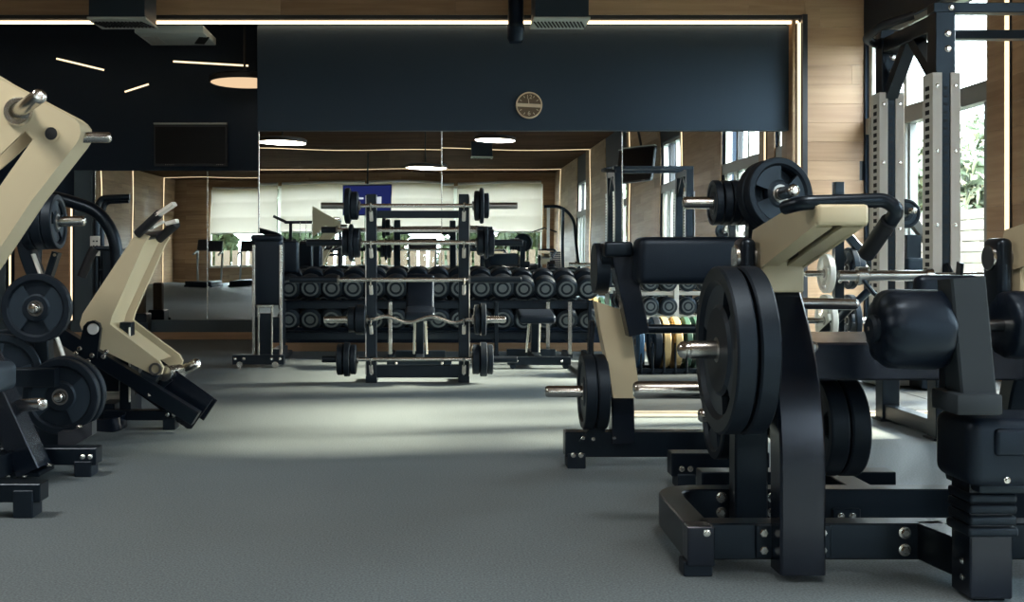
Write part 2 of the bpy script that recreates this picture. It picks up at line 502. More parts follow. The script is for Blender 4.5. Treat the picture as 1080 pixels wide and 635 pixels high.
random.seed(5)
def planks_x(parent, x0, x1, z0, z1, yf, h=0.17, t=0.014, lmin=0.9, lmax=1.9):
    """Boards running along X, faces towards -Y at depth yf."""
    z = z0
    while z < z1 - 0.02:
        zt = min(z + h, z1); x = x0 - random.random() * 0.8
        while x < x1:
            e = x + random.uniform(lmin, lmax)
            a, b = max(x, x0), min(e, x1)
            if b - a > 0.04:
                d = random.uniform(0, 0.0015)
                MB().bb(a + .0005, b - .0005, yf - t - d, yf, z + .0006, zt - .0006, 0.0012).build('plank', 'oak_x', parent)
            x = e
        z = zt
def planks_y(parent, y0, y1, z0, z1, xf, h=0.17, t=0.014, lmin=0.9, lmax=1.9):
    z = z0
    while z < z1 - 0.02:
        zt = min(z + h, z1); y = y0 - random.random() * 0.8
        while y < y1:
            e = y + random.uniform(lmin, lmax)
            a, b = max(y, y0), min(e, y1)
            if b - a > 0.04:
                d = random.uniform(0, 0.0015)
                MB().bb(xf - t - d, xf, a + .0005, b - .0005, z + .0006, zt - .0006, 0.0012).build('plank', 'oak_y', parent)
            y = e
        z = zt

# back wall: wood-faced portal round a recess; navy panel above mirrors inside it
PX = 3.27       # right edge of the recess
m = MB(); m.bb(PX, ROOM_R + .2, 9.70, 10.1, 0, CEIL, 0)
wb = struct(m.build('wall_back', 'frame_dark'), 'oak-planked strip of the back wall beside the windows')
planks_x(wb, PX, ROOM_R, 0.0, CEIL, 9.70)
m = MB(); m.bb(ROOM_L, PX, 9.70, 9.84, 3.0, CEIL, 0)
wh = struct(m.build('wall_back', 'frame_dark'), 'oak-planked header above the lit recess')
planks_x(wh, -6.5, PX, 3.0, CEIL, 9.70, lmin=0.8, lmax=1.6)
m = MB(); m.bb(-1.61, PX, 9.86, 11.4, 0, CEIL, 0)
struct(m.build('wall_back', 'slate_paint'), 'dark slate wall that carries the long mirror')
m = MB(); m.bb(ROOM_L, -1.6, 11.27, 11.4, 0, CEIL, 0)
struct(m.build('wall_back', 'navy_paint'), 'navy wall at the back of the deeper left niche')
# panel above the mirror (proud of the mirror by a hand)
m = MB(); m.bb(-1.61, PX - .10, 9.80, 9.86, 1.985, 2.93, 0.004)
struct(m.build('trim_1', 'slate_paint'), 'dark slate panel above the long mirror')
# baseboards
m = MB(); m.bb(-1.6, PX, 9.815, 9.86, 0.075, 0.215, 0.004); struct(m.build('baseboard_back', 'navy_paint'))
m = MB(); m.bb(-1.6, PX, 9.80, 9.86, 0.0, 0.075, 0.004); struct(m.build('baseboard_back', 'oak_x'))
m = MB(); m.bb(-6.5, -1.6, 11.22, 11.27, 0.075, 0.2, 0.004); struct(m.build('baseboard_left', 'teal_paint'))
m = MB(); m.bb(-6.5, -1.6, 11.21, 11.27, 0.0, 0.075, 0.004); struct(m.build('baseboard_left', 'oak_x'))

# LED lines of the recess
def led_line(label, a, b, face, w=0.024, group='warm LED lines'):
    """A lit diffuser set in a dark channel; face = direction the diffuser looks."""
    a, b, f = Vector(a), Vector(b), Vector(face)
    t = thing('led_strip', label, 'light strip', (a + b) / 2, group)
    up = f
    MB().beam(a, b, w + .014, .016, up).build('channel', 'frame_dark', t)
    MB().beam(a + f * .011, b + f * .011, w, .010, up).build('diffuser', 'led', t)
    return t
t = thing('led_strip', 'long warm LED line under the oak header of the back wall', 'light strip', (-1.6, 9.74, 2.93), 'warm LED lines')
MB().bb(-6.5, PX - .03, 9.725, 9.765, 2.957, 2.966, .001).build('channel', 'frame_dark', t)
MB().bb(-6.5, PX - .035, 9.732, 9.758, 2.932, 2.957, .002).build('diffuser', 'led_header', t)
m = MB(); m.bb(-6.5, PX, 9.70, 9.80, 2.965, 3.0, 0); struct(m.build('trim_2', 'frame_dark'), 'black reveal above the LED line')
led_line('vertical warm LED line on the right edge of the mirror recess', (PX - .045, 9.70, 0.1), (PX - .045, 9.70, 2.93), (0, -1, 0), 0.03)
m = MB(); m.bb(PX - .10, PX - .07, 9.70, 9.86, 0, 2.96, 0.002); struct(m.build('trim_3', 'oak_y'), 'oak reveal inside the right edge of the recess')
m = MB(); m.bb(PX - .022, PX + .022, 9.66, 9.72, 0, 3.0, 0.002); struct(m.build('trim_4', 'frame_dark'), 'black edge profile beside the vertical LED line')

# mirrors
def mirror(label, x0, x1, y, z0, z1):
    t = thing('wall_mirror', label, 'mirror', ((x0 + x1) / 2, y, z0), 'gym wall mirrors')
    MB().bb(x0 + .002, x1 - .002, y, y + .008, z0, z1, 0.001).build('mirror_pane', 'mirror_glass', t)
    MB().bb(x0 - .004, x0 + .004, y - .006, y + .010, z0, z1, 0.001).build('edge_trim', 'steel', t)
    return t
mirror('left pane of the long mirror behind the barbell rack', -1.60, 0.05, 9.85, 0.215, 1.985)
mirror('middle pane of the long mirror behind the dumbbell rack', 0.05, 1.68, 9.85, 0.215, 1.985)
mirror('right pane of the long mirror beside the oak wall', 1.68, PX - .10, 9.85, 0.215, 1.985)
mirror('mirror pane under the dark television, next to the teal panel', -3.52, -2.36, 11.255, 0.2, 1.74)
mirror('mirror pane under the dark television, next to the long mirror', -2.36, -1.6, 11.255, 0.2, 1.74)
m = MB(); m.bb(-3.72, -3.54, 11.2, 11.27, 0.2, 1.74, 0.003); struct(m.build('trim_5', 'teal_paint'), 'teal painted panel left of the niche mirror')
m = MB(); m.bb(-4.32, -3.76, 11.19, 11.27, 0.0, 1.42, 0.003)
dw = struct(m.build('trim_6', 'frame_dark'), 'oak-clad low panel at the back of the left niche'); planks_x(dw, -4.32, -3.76, 0.2, 1.42, 11.19)
led_line('short vertical LED line between the oak and teal niche panels', (-3.74, 11.19, 0.2), (-3.74, 11.19, 1.42), (0, -1, 0), 0.02)
m = MB(); m.bb(-5.1, -4.42, 11.19, 11.27, 0.2, 1.42, 0.003); struct(m.build('trim_7', 'teal_paint'), 'teal wall board at the far left of the niche')
led_line('vertical LED line at the far left behind the plates', (-4.37, 11.19, 0.2), (-4.37, 11.19, 1.42), (0, -1, 0), 0.02)

# ---------------------------------------------------------------- right wall with window bays
WZ0, WZ1, TR0, TR1 = 0.10, 2.78, 1.93, 2.07
edges = sorted([ROOM_REAR - .2] + [e for b in BAYS for e in b] + [9.9])
solid = [(edges[i], edges[i + 1]) for i in range(0, len(edges), 2)]
m = MB()
for a, b in solid: m.bb(ROOM_R, ROOM_R + .25, a, b, 0, CEIL, 0)
for a, b in BAYS:
    m.bb(ROOM_R, ROOM_R + .25, a, b, 0, WZ0, 0); m.bb(ROOM_R, ROOM_R + .25, a, b, WZ1, CEIL, 0)
wr = struct(m.build('wall_right', 'navy_paint'))
for a, b in solid[::-1]:
    if b > 9.8: continue
    if b < -1.0:
        MB().bb(ROOM_R - .014, ROOM_R, max(a, ROOM_REAR), b, 0, CEIL, 0).build('cladding', 'oak_far_y', wr)
    else:
        planks_y(wr, a, b, 0, CEIL, ROOM_R, lmin=1.2, lmax=2.4)
for n, (a, b) in enumerate(BAYS):
    t = bpy.data.objects.new('window_%d' % (n + 1), None); C.objects.link(t); attach(t, None, (ROOM_R + .1, (a + b) / 2, WZ0)); struct(t)
    X0, X1 = ROOM_R + .03, ROOM_R + .11
    for y in (a, b - .07): MB().bb(X0, X1, y, y + .07, WZ0, WZ1).build('frame_jamb', 'frame_white', t)
    MB().bb(X0, X1, a, b, WZ0, WZ0 + .08).build('frame_sill', 'frame_grey', t)
    MB().bb(X0, X1, a, b, WZ1 - .05, WZ1).build('frame_head', 'frame_grey', t)
    MB().bb(X0 - .03, X1, a, b, TR0, TR1).build('transom', 'frame_grey', t)
    L = b - a
    ups = [a + .07 + (L - .14) * k / 3 for k in (1, 2)]
    for y in ups: MB().bb(X0, X1, y - .03, y + .03, TR1, WZ1 - .05).build('mullion', 'frame_dark' if y == ups[0] else 'frame_white', t)
    lows = [a + .07 + (L - .14) * k / 3 for k in (1, 2)]
    for y in lows: MB().bb(X0 - .02, X1, y - .055, y + .055, WZ0 + .08, TR0).build('mullion', 'frame_white', t)
    for seq, z0, z1 in ((ups, TR1, WZ1 - .05), (lows, WZ0 + .08, TR0)):
        ys = [a + .05] + seq + [b - .05]
        for k in range(3):
            MB().bb(ROOM_R + .066, ROOM_R + .072, ys[k] + .01, ys[k + 1] - .01, z0 - .01, z1 + .01, 0).build('pane', 'window_glass', t)
            if z0 < 1:      # opening sash: slim inner frame
                for yy in (ys[k] + .045, ys[k + 1] - .085):
                    MB().bb(X0 + .005, X1 - .02, yy, yy + .04, z0, z1, .002).build('sash_bar', 'frame_grey', t)
# portals: warm lines up the right wall, across the ceiling, down the left wall
for nm, y in (('nearest the back wall', 7.2), ('between the rack and the camera', 2.95), ('just behind the camera', -1.6), ('far behind the camera', -7.0), ('in front of the rear windows', -13.4)):
    led_line('vertical LED line on the right-hand wall, portal ' + nm, (ROOM_R - .02, y, 0.0), (ROOM_R - .02, y, CEIL - .02), (-1, 0, 0), 0.05)
    led_line('LED line across the wooden ceiling, portal ' + nm, (ROOM_L + .02, y, CEIL - .01), (ROOM_R - .05, y, CEIL - .01), (0, 0, -1), 0.06)
for nm, y in (('nearest the niche', -3.0), ('second from the niche', -6.6), ('third from the niche', -9.7), ('nearest the rear windows', -13.4)):
    led_line('vertical LED line on the left-hand wall, ' + nm, (ROOM_L + .015, y, 0), (ROOM_L + .015, y, CEIL - .02), (1, 0, 0), 0.07)

# ---------------------------------------------------------------- rear wall (seen in the mirrors): windows with roller blinds
RX0, RX1, RZ0, RZ1, NB = -7.8, 3.4, 0.55, 3.15, 4
m = MB()
m.bb(ROOM_L - .2, RX0, ROOM_REAR - .25, ROOM_REAR, 0, CEIL, 0); m.bb(RX1, ROOM_R + .2, ROOM_REAR - .25, ROOM_REAR, 0, CEIL, 0)
m.bb(RX0, RX1, ROOM_REAR - .25, ROOM_REAR, 0, RZ0, 0); m.bb(RX0, RX1, ROOM_REAR - .25, ROOM_REAR, RZ1, CEIL, 0)
struct(m.build('wall_rear', 'oak_far_x'))
bw = (RX1 - RX0) / NB
t = bpy.data.objects.new('window_6', None); C.objects.link(t); attach(t, None, ((RX0 + RX1) / 2, ROOM_REAR - .1, RZ0)); struct(t)
for k in range(NB + 1):
    x = RX0 + bw * k
    MB().bb(x - .05, x + .05, ROOM_REAR - .15, ROOM_REAR - .05, RZ0, RZ1).build('mullion', 'frame_white', t)
for k in range(NB):
    x = RX0 + bw * k
    MB().bb(x + .04, x + bw - .04, ROOM_REAR - .11, ROOM_REAR - .104, RZ0, RZ1, 0).build('pane', 'window_glass', t)
MB().bb(RX0, RX1, ROOM_REAR - .15, ROOM_REAR - .05, RZ0, RZ0 + .08).build('frame_sill', 'frame_white', t)
MB().bb(RX0, RX1, ROOM_REAR - .15, ROOM_REAR - .05, RZ1 - .06, RZ1).build('frame_head', 'frame_white', t)
place = ['nearest the left-hand wall', 'second from the left-hand wall', 'second from the window wall', 'nearest the window wall']
for k in range(NB):
    x0, x1 = RX0 + bw * k + .06, RX0 + bw * (k + 1) - .06
    t = thing('roller_blind', 'cream fabric blind on the rear windows, ' + place[k], 'blind', ((x0 + x1) / 2, ROOM_REAR + .02, 1.6), 'cream blinds on the rear windows')
    MB().cyl((x0, ROOM_REAR + .05, 3.2), (x1, ROOM_REAR + .05, 3.2), .04, 12).build('roller', 'frame_white', t)
    # soft folds: a cloth that bellies at three levels
    prof = []
    for i in range(41):
        f = i / 40; z = 3.18 - f * 1.45
        y = ROOM_REAR + .05 + .035 * abs(math.sin(f * math.pi * 3)) ** 0.6 + .05 * f
        prof.append((y, z))
    vs = [(x, y, z) for (y, z) in prof for x in (x0, x1)]
    mm = MB(); mm.add(vs, [(2 * i, 2 * i + 1, 2 * i + 3, 2 * i + 2) for i in range(40)])
    mm.build('cloth', 'blind_cloth', t)
    MB().bb(x0, x1, ROOM_REAR + .085, ROOM_REAR + .115, 1.70, 1.74).build('bottom_bar', 'frame_white', t)

# ---------------------------------------------------------------- outdoors
m = MB(); m.bb(-60, 60, -70, ROOM_REAR - .3, -.35, -.25, 0); o = m.build('lawn', 'lawn'); struct(o, 'lawn outside the rear windows')
m = MB(); m.bb(ROOM_R + .3, 60, ROOM_REAR - .3, 60, -.35, -.25, 0); o = m.build('lawn', 'lawn'); struct(o, 'lawn outside the right-hand windows')
rnd = random.Random(11)
def tree(label, x, y, h, w, leaf=.15):
    t = thing('tree', label, 'tree', (x, y, -.25), 'trees outside the windows')
    MB().tube([(x, y, -.25), (x + .08, y, h * .3), (x - .05, y + .1, h * .62)], .14, .3, 10, taper=None).build('trunk', 'bark', t)
    vs, fs = [], []
    blobs = [(rnd.uniform(-.6, .6) * w, rnd.uniform(-.6, .6) * w, rnd.uniform(.08, .95) * h, rnd.uniform(.35, .6) * w) for _ in range(11)]
    for i in range(3600):
        bx, by, bz, br = blobs[i % 11]
        d = Vector((rnd.gauss(0, 1), rnd.gauss(0, 1), rnd.gauss(0, 1))).normalized() * br * rnd.uniform(.55, 1.0)
        c = Vector((x + bx, y + by, bz)) + d
        u = Vector((rnd.gauss(0, 1), rnd.gauss(0, 1), rnd.gauss(0, 1))).normalized(); w2 = u.orthogonal().normalized()
        s = leaf * rnd.uniform(.7, 1.35)
        k = len(vs); vs += [c + u * s, c + w2 * s * .5, c - u * s, c - w2 * s * .5]; fs.append((k, k + 1, k + 2, k + 3))
    mm = MB(); mm.v = vs; mm.f = fs
    f = mm.build('foliage', 'leaves', t); f['kind'] = 'stuff'
spots = [(9.3, 19.5, 2.6, 1.3, 'left side of the back window'), (12.2, 24, 3.4, 1.9, 'middle of the back window'), (8.9, 15.6, 3.0, 1.0, 'right side of the back window'),
         (12, 6, 4.5, 2, 'abreast of the power rack'), (11, -3, 4.5, 2.2, 'near the camera'), (13, -12, 5, 2.4, 'far along the side garden')]
for x, y, h, w, nm in spots: tree('leafy tree outside the right-hand windows, ' + nm, x, y, h, w)
for k, x in enumerate((-12.5, -9.2, -5.9, -2.6, 0.7, 4.0, 7.3)):
    tree('leafy tree outside the rear windows, ' + ['first', 'second', 'third', 'fourth', 'fifth', 'sixth', 'seventh'][k] + ' from the left-hand wall', x, -26.5 + (k % 2) * 4.0, 5.0, 1.6, .30)
def fence(label, a, b, n, h, vertical):
    a, b = Vector(a), Vector(b)
    t = thing('garden_fence', label, 'fence', (a + b) / 2)
    d = (b - a)
    if vertical:
        me = None
        for i in range(n):
            c = a + d * ((i + .5) / n)
            if me is None: me = MB().box((0, 0, h / 2), (d.length / n * .72, .03, h), None, .004).mesh('board', 'fence_wood')
            shared('board', me, t, c)
    else:
        me = MB().box((0, 0, 0), (.03, d.length, h / n * .93), None, .004).mesh('board', 'fence_wood')
        for i in range(n): shared('board', me, t, (a + b) / 2 + Vector((0, 0, h * (i + .5) / n)))
    return t
fence('vertical board fence beyond the rear windows', (-12, -20, -.25), (8, -20, -.25), 60, 1.45, True)
fence('horizontal board fence beyond the back window on the right', (7.2, 6, -.25), (7.2, 20, -.25), 12, 1.75, False)
fence('horizontal board fence along the side garden behind the camera', (7.2, -16, -.25), (7.2, 5.8, -.25), 12, 1.75, False)

# ---------------------------------------------------------------- things on ceiling and back wall
def text_mesh(s, size):
    cu = bpy.data.curves.new('lettering', 'FONT'); cu.body = s; cu.size = size; cu.align_x = 'CENTER'; cu.align_y = 'CENTER'; cu.extrude = .0008
    ob = bpy.data.objects.new('lettering', cu); C.objects.link(ob)
    me = bpy.data.meshes.new_from_object(ob.evaluated_get(bpy.context.evaluated_depsgraph_get()))
    bpy.data.objects.remove(ob); bpy.data.curves.remove(cu)
    return me
def lettering(s, size, m, parent, loc, rot=(math.pi / 2, 0, 0), name='lettering'):
    me = text_mesh(s, size); me.materials.clear(); me.materials.append(MATS[m])
    o = bpy.data.objects.new(name, me); C.objects.link(o); attach(o, parent, loc); o.rotation_euler = rot
    return o
# wall clock
cc = P(558, 111, 9.78); cc.y = 9.80; R = S(14, 9.8)
t = thing('wall_clock', 'round brown wall clock with a cream band on the slate panel', 'clock', cc)
MB().lathe(cc, (0, -1, 0), [(0, R), (.026, R), (.032, R - .005), (.032, R - .011), (.02, R - .014)], 40).build('rim', 'clock_cream', t)
MB().cyl(cc + Vector((0, -.018, 0)), cc + Vector((0, -.023, 0)), R - .012, 40).build('dial', 'clock_brown', t)
MB().box(cc + Vector((0, -.0255, -.002)), (R * 1.78, .004, R * .26), Euler((0, math.radians(3), 0)), .001).build('band', 'clock_cream', t)
MB().box(cc + Vector((-.004, -.029, R * .22)), (.006, .003, R * .5), Euler((0, math.radians(-6), 0)), .001).build('hour_hand', 'clock_cream', t)
for i in range(12):
    if i % 6 == 0: continue
    a = i * math.pi / 6; d = Vector((math.sin(a), 0, math.cos(a)))
    MB().box(cc + d * R * .72 + Vector((0, -.0245, 0)), (.006, .003, .02), Euler((0, a, 0)), 0).build('tick', 'clock_cream', t)
lettering('12', .055, 'clock_cream', t, cc + Vector((0, -.025, R * .62)))
lettering('6', .055, 'clock_cream', t, cc + Vector((0, -.025, -R * .62)))

# ceiling boxes with slatted undersides
def ceiling_unit(label, x, y, z, w=.44, d=.38, h=.34):
    t = thing('ceiling_speaker', label, 'speaker', (x, y, z), 'boxes hung from the ceiling')
    MB().bb(x - w / 2, x + w / 2, y - d / 2, y + d / 2, z + .02, z + h).build('housing', 'slate_paint', t)
    MB().bb(x - w / 2 - .012, x + w / 2 + .012, y - d / 2 - .012, y + d / 2 + .012, z, z + .02).build('grille_frame', 'pale_grille', t)
    n = 14
    for i in range(n):
        xx = x - w * .44 + w * .88 * i / (n - 1)
        MB().box((xx, y, z - .003), (.012, d * .6, .008), Euler((0, 0, -.25)), 0).build('slot', 'dark_void', t)
    MB().tube([(x, y, z + h), (x, y, CEIL)], .02).build('drop_rod', 'frame_dark', t)
    return t
ceiling_unit('dark box with slatted pale underside above the clock', P(590, 0, 9.15).x, 9.15, 2.80)
ceiling_unit('dark box with slatted pale underside at the upper left corner', P(130, 0, 9.15).x, 9.15, 2.80, .46)
ceiling_unit('dark box with slatted pale underside behind the camera', .95, -3.6, 2.95)
ceiling_unit('dark box with slatted pale underside above the left machines, out over the floor', -3.9, 3.0, 2.9)
a = P(177, 34, 9.45)
t = thing('air_cassette', 'flat pale air cassette under the ceiling beside the left box', 'air unit', (a.x, 9.75, a.z))
MB().box((a.x, 9.76, 2.83), (.60, .56, .07), None, .01, 2).build('casing', 'pale_grille', t)
MB().box((a.x + .22, 9.80, 2.795), (.09, .3, .012), Euler((0, 0, .35)), .003).build('outlet', 'dark_void', t)
MB().box((a.x - .2, 9.80, 2.793), (.13, .34, .006), None, .003).build('access_cover', 'plaster', t)
MB().tube([(a.x, 9.93, 2.86), (a.x, 9.93, CEIL)], .015).build('drop_rod', 'frame_dark', t)
# ceiling spot: dark cylinder on a stem
a = P(544, 45, 9.3)
t = thing('ceiling_spot', 'dark cylindrical duct end hanging beside the right ceiling box', 'duct', (a.x, 9.3, a.z))
MB().lathe((a.x, 9.3, CEIL), (0, 0, -1), [(0, .066), (CEIL - a.z - .15, .066), (CEIL - a.z - .15, .072), (CEIL - a.z - .03, .072), (CEIL - a.z, .055)], 24).build('duct', 'navy_paint', t)
MB().lathe((a.x, 9.3, a.z + .13), (0, 0, 1), [(0, .0725), (0, .076), (.02, .076), (.02, .0725)], 24, ring=True).build('joint_ring', 'slate_paint', t)

# disc pendants
def pendant(label, x, y, z, R):
    t = thing('pendant_lamp', label, 'lamp', (x, y, z), 'round disc pendants')
    MB().lathe((x, y, z), (0, 0, 1), [(0.006, R), (.05, R), (.07, R - .03)], 40).build('housing', 'frame_dark', t)
    MB().lathe((x, y, z), (0, 0, 1), [(0, R - .03), (.008, R - .012)], 40).build('diffuser', 'lamp_disc', t)
    MB().tube([(x, y, z + .07), (x, y, CEIL)], .012).build('drop_rod', 'frame_dark', t)
    l = bpy.data.lights.new('pendant_light', 'AREA'); l.shape = 'DISK'; l.size = R * 1.9; l.energy = 20 if y < 10 else 0.25; l.color = (1.0, 0.93, 0.84)
    lo = bpy.data.objects.new('pendant_light', l); C.objects.link(lo); attach(lo, t, (x, y, z - .004))
pendant('warm disc pendant lamp in the navy niche above the television', P(258, 88, 10.55).x, 10.55, P(258, 88, 10.55).z, .34)
pendant('warm disc pendant lamp seen in the mirror below the clock', .95, 2.0, 2.75, .34)
pendant('warm disc pendant lamp seen at the left edge of the long mirror', -2.3, 3.4, 2.55, .36)
pendant('warm disc pendant lamp seen in the mirror above the barbell rack', -.2, -2.2, 2.62, .42)
# LED sticks on the navy niche wall
for nm, a, b in (('leftmost, sloping down', (60, 62), (110, 74)), ('longest, nearly level', (183, 65), (262, 69.5)), ('shortest, sloping up', (132, 97), (157, 89))):
    A, B = P(*a, 11.262), P(*b, 11.262)
    led_line('slim LED stick on the navy niche wall, ' + nm, A, B, (0, -1, 0), .017, 'LED sticks on the navy wall')

# televisions
def television(label, c, w, h, rz=0.0, rx=0.0, lit=False, pole=True):
    c = Vector(c)
    t = thing('television', label, 'television', c)
    M = Matrix.Rotation(rz, 3, 'Z') @ Matrix.Rotation(rx, 3, 'X')
    def bx(name, off, s, m, bv=.004):
        return MB().box(c + M @ Vector(off), s, M, bv).build(name, m, t)
    bx('housing', (0, .02, 0), (w, .05, h), 'frame_dark')
    bx('screen', (0, -.008, -.003), (w - .03, .006, h - .05), 'screen_glow' if lit else 'screen_black', .001)
    if lit:
        bx('picture_block', (-w * .2, -.0125, -h * .08), (w * .2, .003, h * .34), 'screen_text', 0)
        bx('picture_block', (w * .22, -.0125, h * .05), (w * .3, .003, h * .06), 'screen_text', 0)
        bx('picture_block', (w * .22, -.0125, -h * .2), (w * .34, .003, h * .10), 'screen_text', 0)
    bx('top_edge', (0, 0, h / 2 + .004), (w, .055, .016), 'pale_grille', .001)
    if pole: MB().tube([c + M @ Vector((0, .05, 0)), c + M @ Vector((0, .10, h * .4)), Vector((c.x, (c + M @ Vector((0, .10, 0))).y, CEIL))], .022).build('ceiling_pole', 'frame_dark', t)
    bx('wall_bracket', (0, .07, 0), (.18, .06, .18), 'frame_dark')
    if not lit:
        for i in range(5): bx('indicator', (-w * .34 + i * .02, -.008, -h / 2 + .012), (.006, .004, .004), 'label_white', 0)
        for i in range(4): bx('indicator', (w * .36 + i * .02, -.008, -h / 2 + .012), (.008, .004, .005), 'label_white', 0)
    return t
television('black wall television above the niche mirror', (P(201, 153, 11.15).x, 11.15, P(201, 153, 11.15).z), S(77, 11.15), S(44, 11.15), pole=False)
television('lit blue television hung from the ceiling behind the camera', (-1.75, -8.0, 2.3), 1.25, .72, rz=math.pi, lit=True)
television('dark television tilted out from the right-hand wall behind the camera', (3.45, .75, 2.45), 1.0, .6, rz=math.radians(-115), rx=math.radians(-10))

# ---------------------------------------------------------------- barbell rack in the middle
YR = 7.37
xl, xr = P(392, 0, YR).x, P(489, 0, YR).x
zt = P(0, 205, YR).z
t = thing('barbell_rack', 'black upright barbell rack with five bars in the middle of the floor', 'rack', ((xl + xr) / 2, YR, 0))
for x in (xl, xr):
    u = MB().bb(x - .034, x + .034, YR - .04, YR + .04, .0, zt).build('upright', 'black_paint', t)
    sx = -1 if x == xl else 1
    MB().bb(x + sx * .034, x + sx * .040, YR - .045, YR + .03, .05, zt - .01, .001).build('edge_strip', 'white_plate', t)
    MB().bb(x - .038, x + .038, YR - .046, YR + .22, 0, .045).build('foot', 'black_paint', t)
MB().bb(xl + .03, xr - .03, YR - .03, YR + .03, P(0, 398, YR).z, P(0, 385, YR).z).build('lower_crossbar', 'black_paint', t)
MB().bb(xl + .03, xr - .03, YR - .01, YR + .04, zt - .16, zt - .11).build('upper_crossbar', 'black_paint', t)
for x in (xl, xr):
    for z in (.06, .10): bolt(t, (x, YR - .041, z), (0, -1, 0), .007)
levels = [217, 256, 295, 337, 379]
zb = [P(0, y, YR - .08).z for y in levels]
for z in zb:
    for x in (xl, xr):
        MB().bar([(x, YR - .03, z - .021), (x, YR - .110, z - .021), (x, YR - .122, z + .018)], .05, .012, .01, up=(1, 0, 0)).build('saddle', 'steel', t)
        MB().beam((x, YR - .035, z - .10), (x, YR - .10, z - .04), .012, .025, up=(1, 0, 0)).build('saddle_brace', 'white_plate', t)

def barbell(label, z, left, right, L, Rsh, discs_l, discs_r, stubs=(.14, .14), curl=False, yb=YR - .08, sleeve='rubber'):
    """left/right: X of the inner ends of the two disc stacks; discs: (thickness, radius) from the inside out."""
    c = Vector(((left + right) / 2, yb, z))
    t = thing('barbell', label, 'barbell', c, 'bars on the barbell rack')
    if curl:
        pts = [(left, yb, z)]
        n = 5; w = .62; x0 = c.x - w / 2
        pts.append((x0, yb, z))
        for i, dz in enumerate((.028, -.028, .028, -.028)): pts.append((x0 + w * (i + .5) / 4, yb - .0, z + dz))
        pts += [(x0 + w, yb, z), (right, yb, z)]
        MB().tube(pts, Rsh, .05, 10).build('shaft', 'steel', t)
    else:
        MB().tube([(left, yb, z), (right, yb, z)], Rsh, 0, 12).build('shaft', 'steel', t)
    for sg, x, ds, st in ((-1, left, discs_l, stubs[0]), (1, right, discs_r, stubs[1])):
        MB().lathe((x, yb, z), (sg, 0, 0), [(-.012, .019), (-.012, .03), (.0, .03), (.0, .019)], 16, ring=True).build('collar', 'dark_steel', t)
        xx = x
        for k, (th, r) in enumerate(ds):
            MB().lathe((xx, yb, z), (sg, 0, 0), [(.001, r * .5), (.001, r - .01), (.006, r), (th - .006, r), (th - .001, r - .01), (th - .001, r * .5)], 28).build('weight_disc', 'rubber', t)
            xx += sg * th
        if st: MB().cyl((x, yb, z), (xx + sg * st, yb, z), .022, 16).build('sleeve', sleeve, t)
    return t
def X(px): return P(px, 0, YR - .08).x
barbell('topmost bar on the barbell rack, with two thin discs each side', zb[0], X(378), X(500), 0, .014, [(.05, .095), (.04, .12)], [(.035, .10), (.03, .12), (.035, .085)], (.16, .19), sleeve='dark_steel')
barbell('second bar from the top of the barbell rack, with stepped discs', zb[1], X(380), X(503), 0, .014, [(.045, .10), (.03, .125), (.045, .09)], [(.045, .085), (.03, .11), (.04, .09)], (.24, .19))
barbell('middle bar on the barbell rack, empty black sleeves', zb[2], X(356), X(496), 0, .014, [], [], (.32, .34))
barbell('bent curl bar on the barbell rack', zb[3], X(386), X(500), 0, .012, [(.07, .10), (.05, .085)], [(.04, .10), (.04, .11)], (.16, .13), curl=True, sleeve='steel')
barbell('lowest bar on the barbell rack, with thick discs', zb[4], X(376), X(498), 0, .014, [(.04, .10), (.045, .115), (.045, .105)], [(.05, .10), (.05, .115), (.04, .10)], (.10, .16))
# two bars on the far side of the same rack
barbell('empty bar on the far side of the barbell rack, upper level', zb[1] + .09, X(352), X(505), 0, .014, [], [], (.1, .1), yb=YR + .09)

# ---------------------------------------------------------------- dumbbell rack along the mirror
YD = 9.3
dx0, dx1 = P(297, 0, YD).x, P(624, 0, YD).x
z1, z2 = P(0, 298, YD).z, P(0, 330, YD).z
t = thing('dumbbell_rack', 'long two-tier dumbbell rack in front of the long mirror', 'rack', ((dx0 + dx1) / 2, YD, 0))
for z in (z1, z2):
    for k, dy in enumerate((-.10, .10)):
        zr = z - .112 + dy * .29
        MB().bb(dx0, dx1, YD + dy - .022, YD + dy + .022, zr - .035, zr - .006).build('shelf_rail', 'black_paint', t)
    MB().bb(dx0, dx1, YD - .190, YD - .176, z - .215, z - .158).build('front_lip', 'black_paint', t)
for px in (300, 412, 523, 577, 600, 621):
    x = P(px, 0, YD - .14).x
    MB().bb(x - .016, x + .016, YD - .215, YD - .190, 0, z1 - .155).build('post', 'steel' if px in (412, 577, 600) else 'black_paint', t)
    MB().bb(x - .022, x + .022, YD - .215, YD + .2, 0, .04).build('foot', 'black_paint', t)
    MB().bb(x - .018, x + .018, YD - .20, YD + .14, z1 - .225, z1 - .195).build('bracket', 'black_paint', t)
    MB().bb(x - .018, x + .018, YD - .20, YD + .14, z2 - .235, z2 - .205).build('bracket', 'black_paint', t)

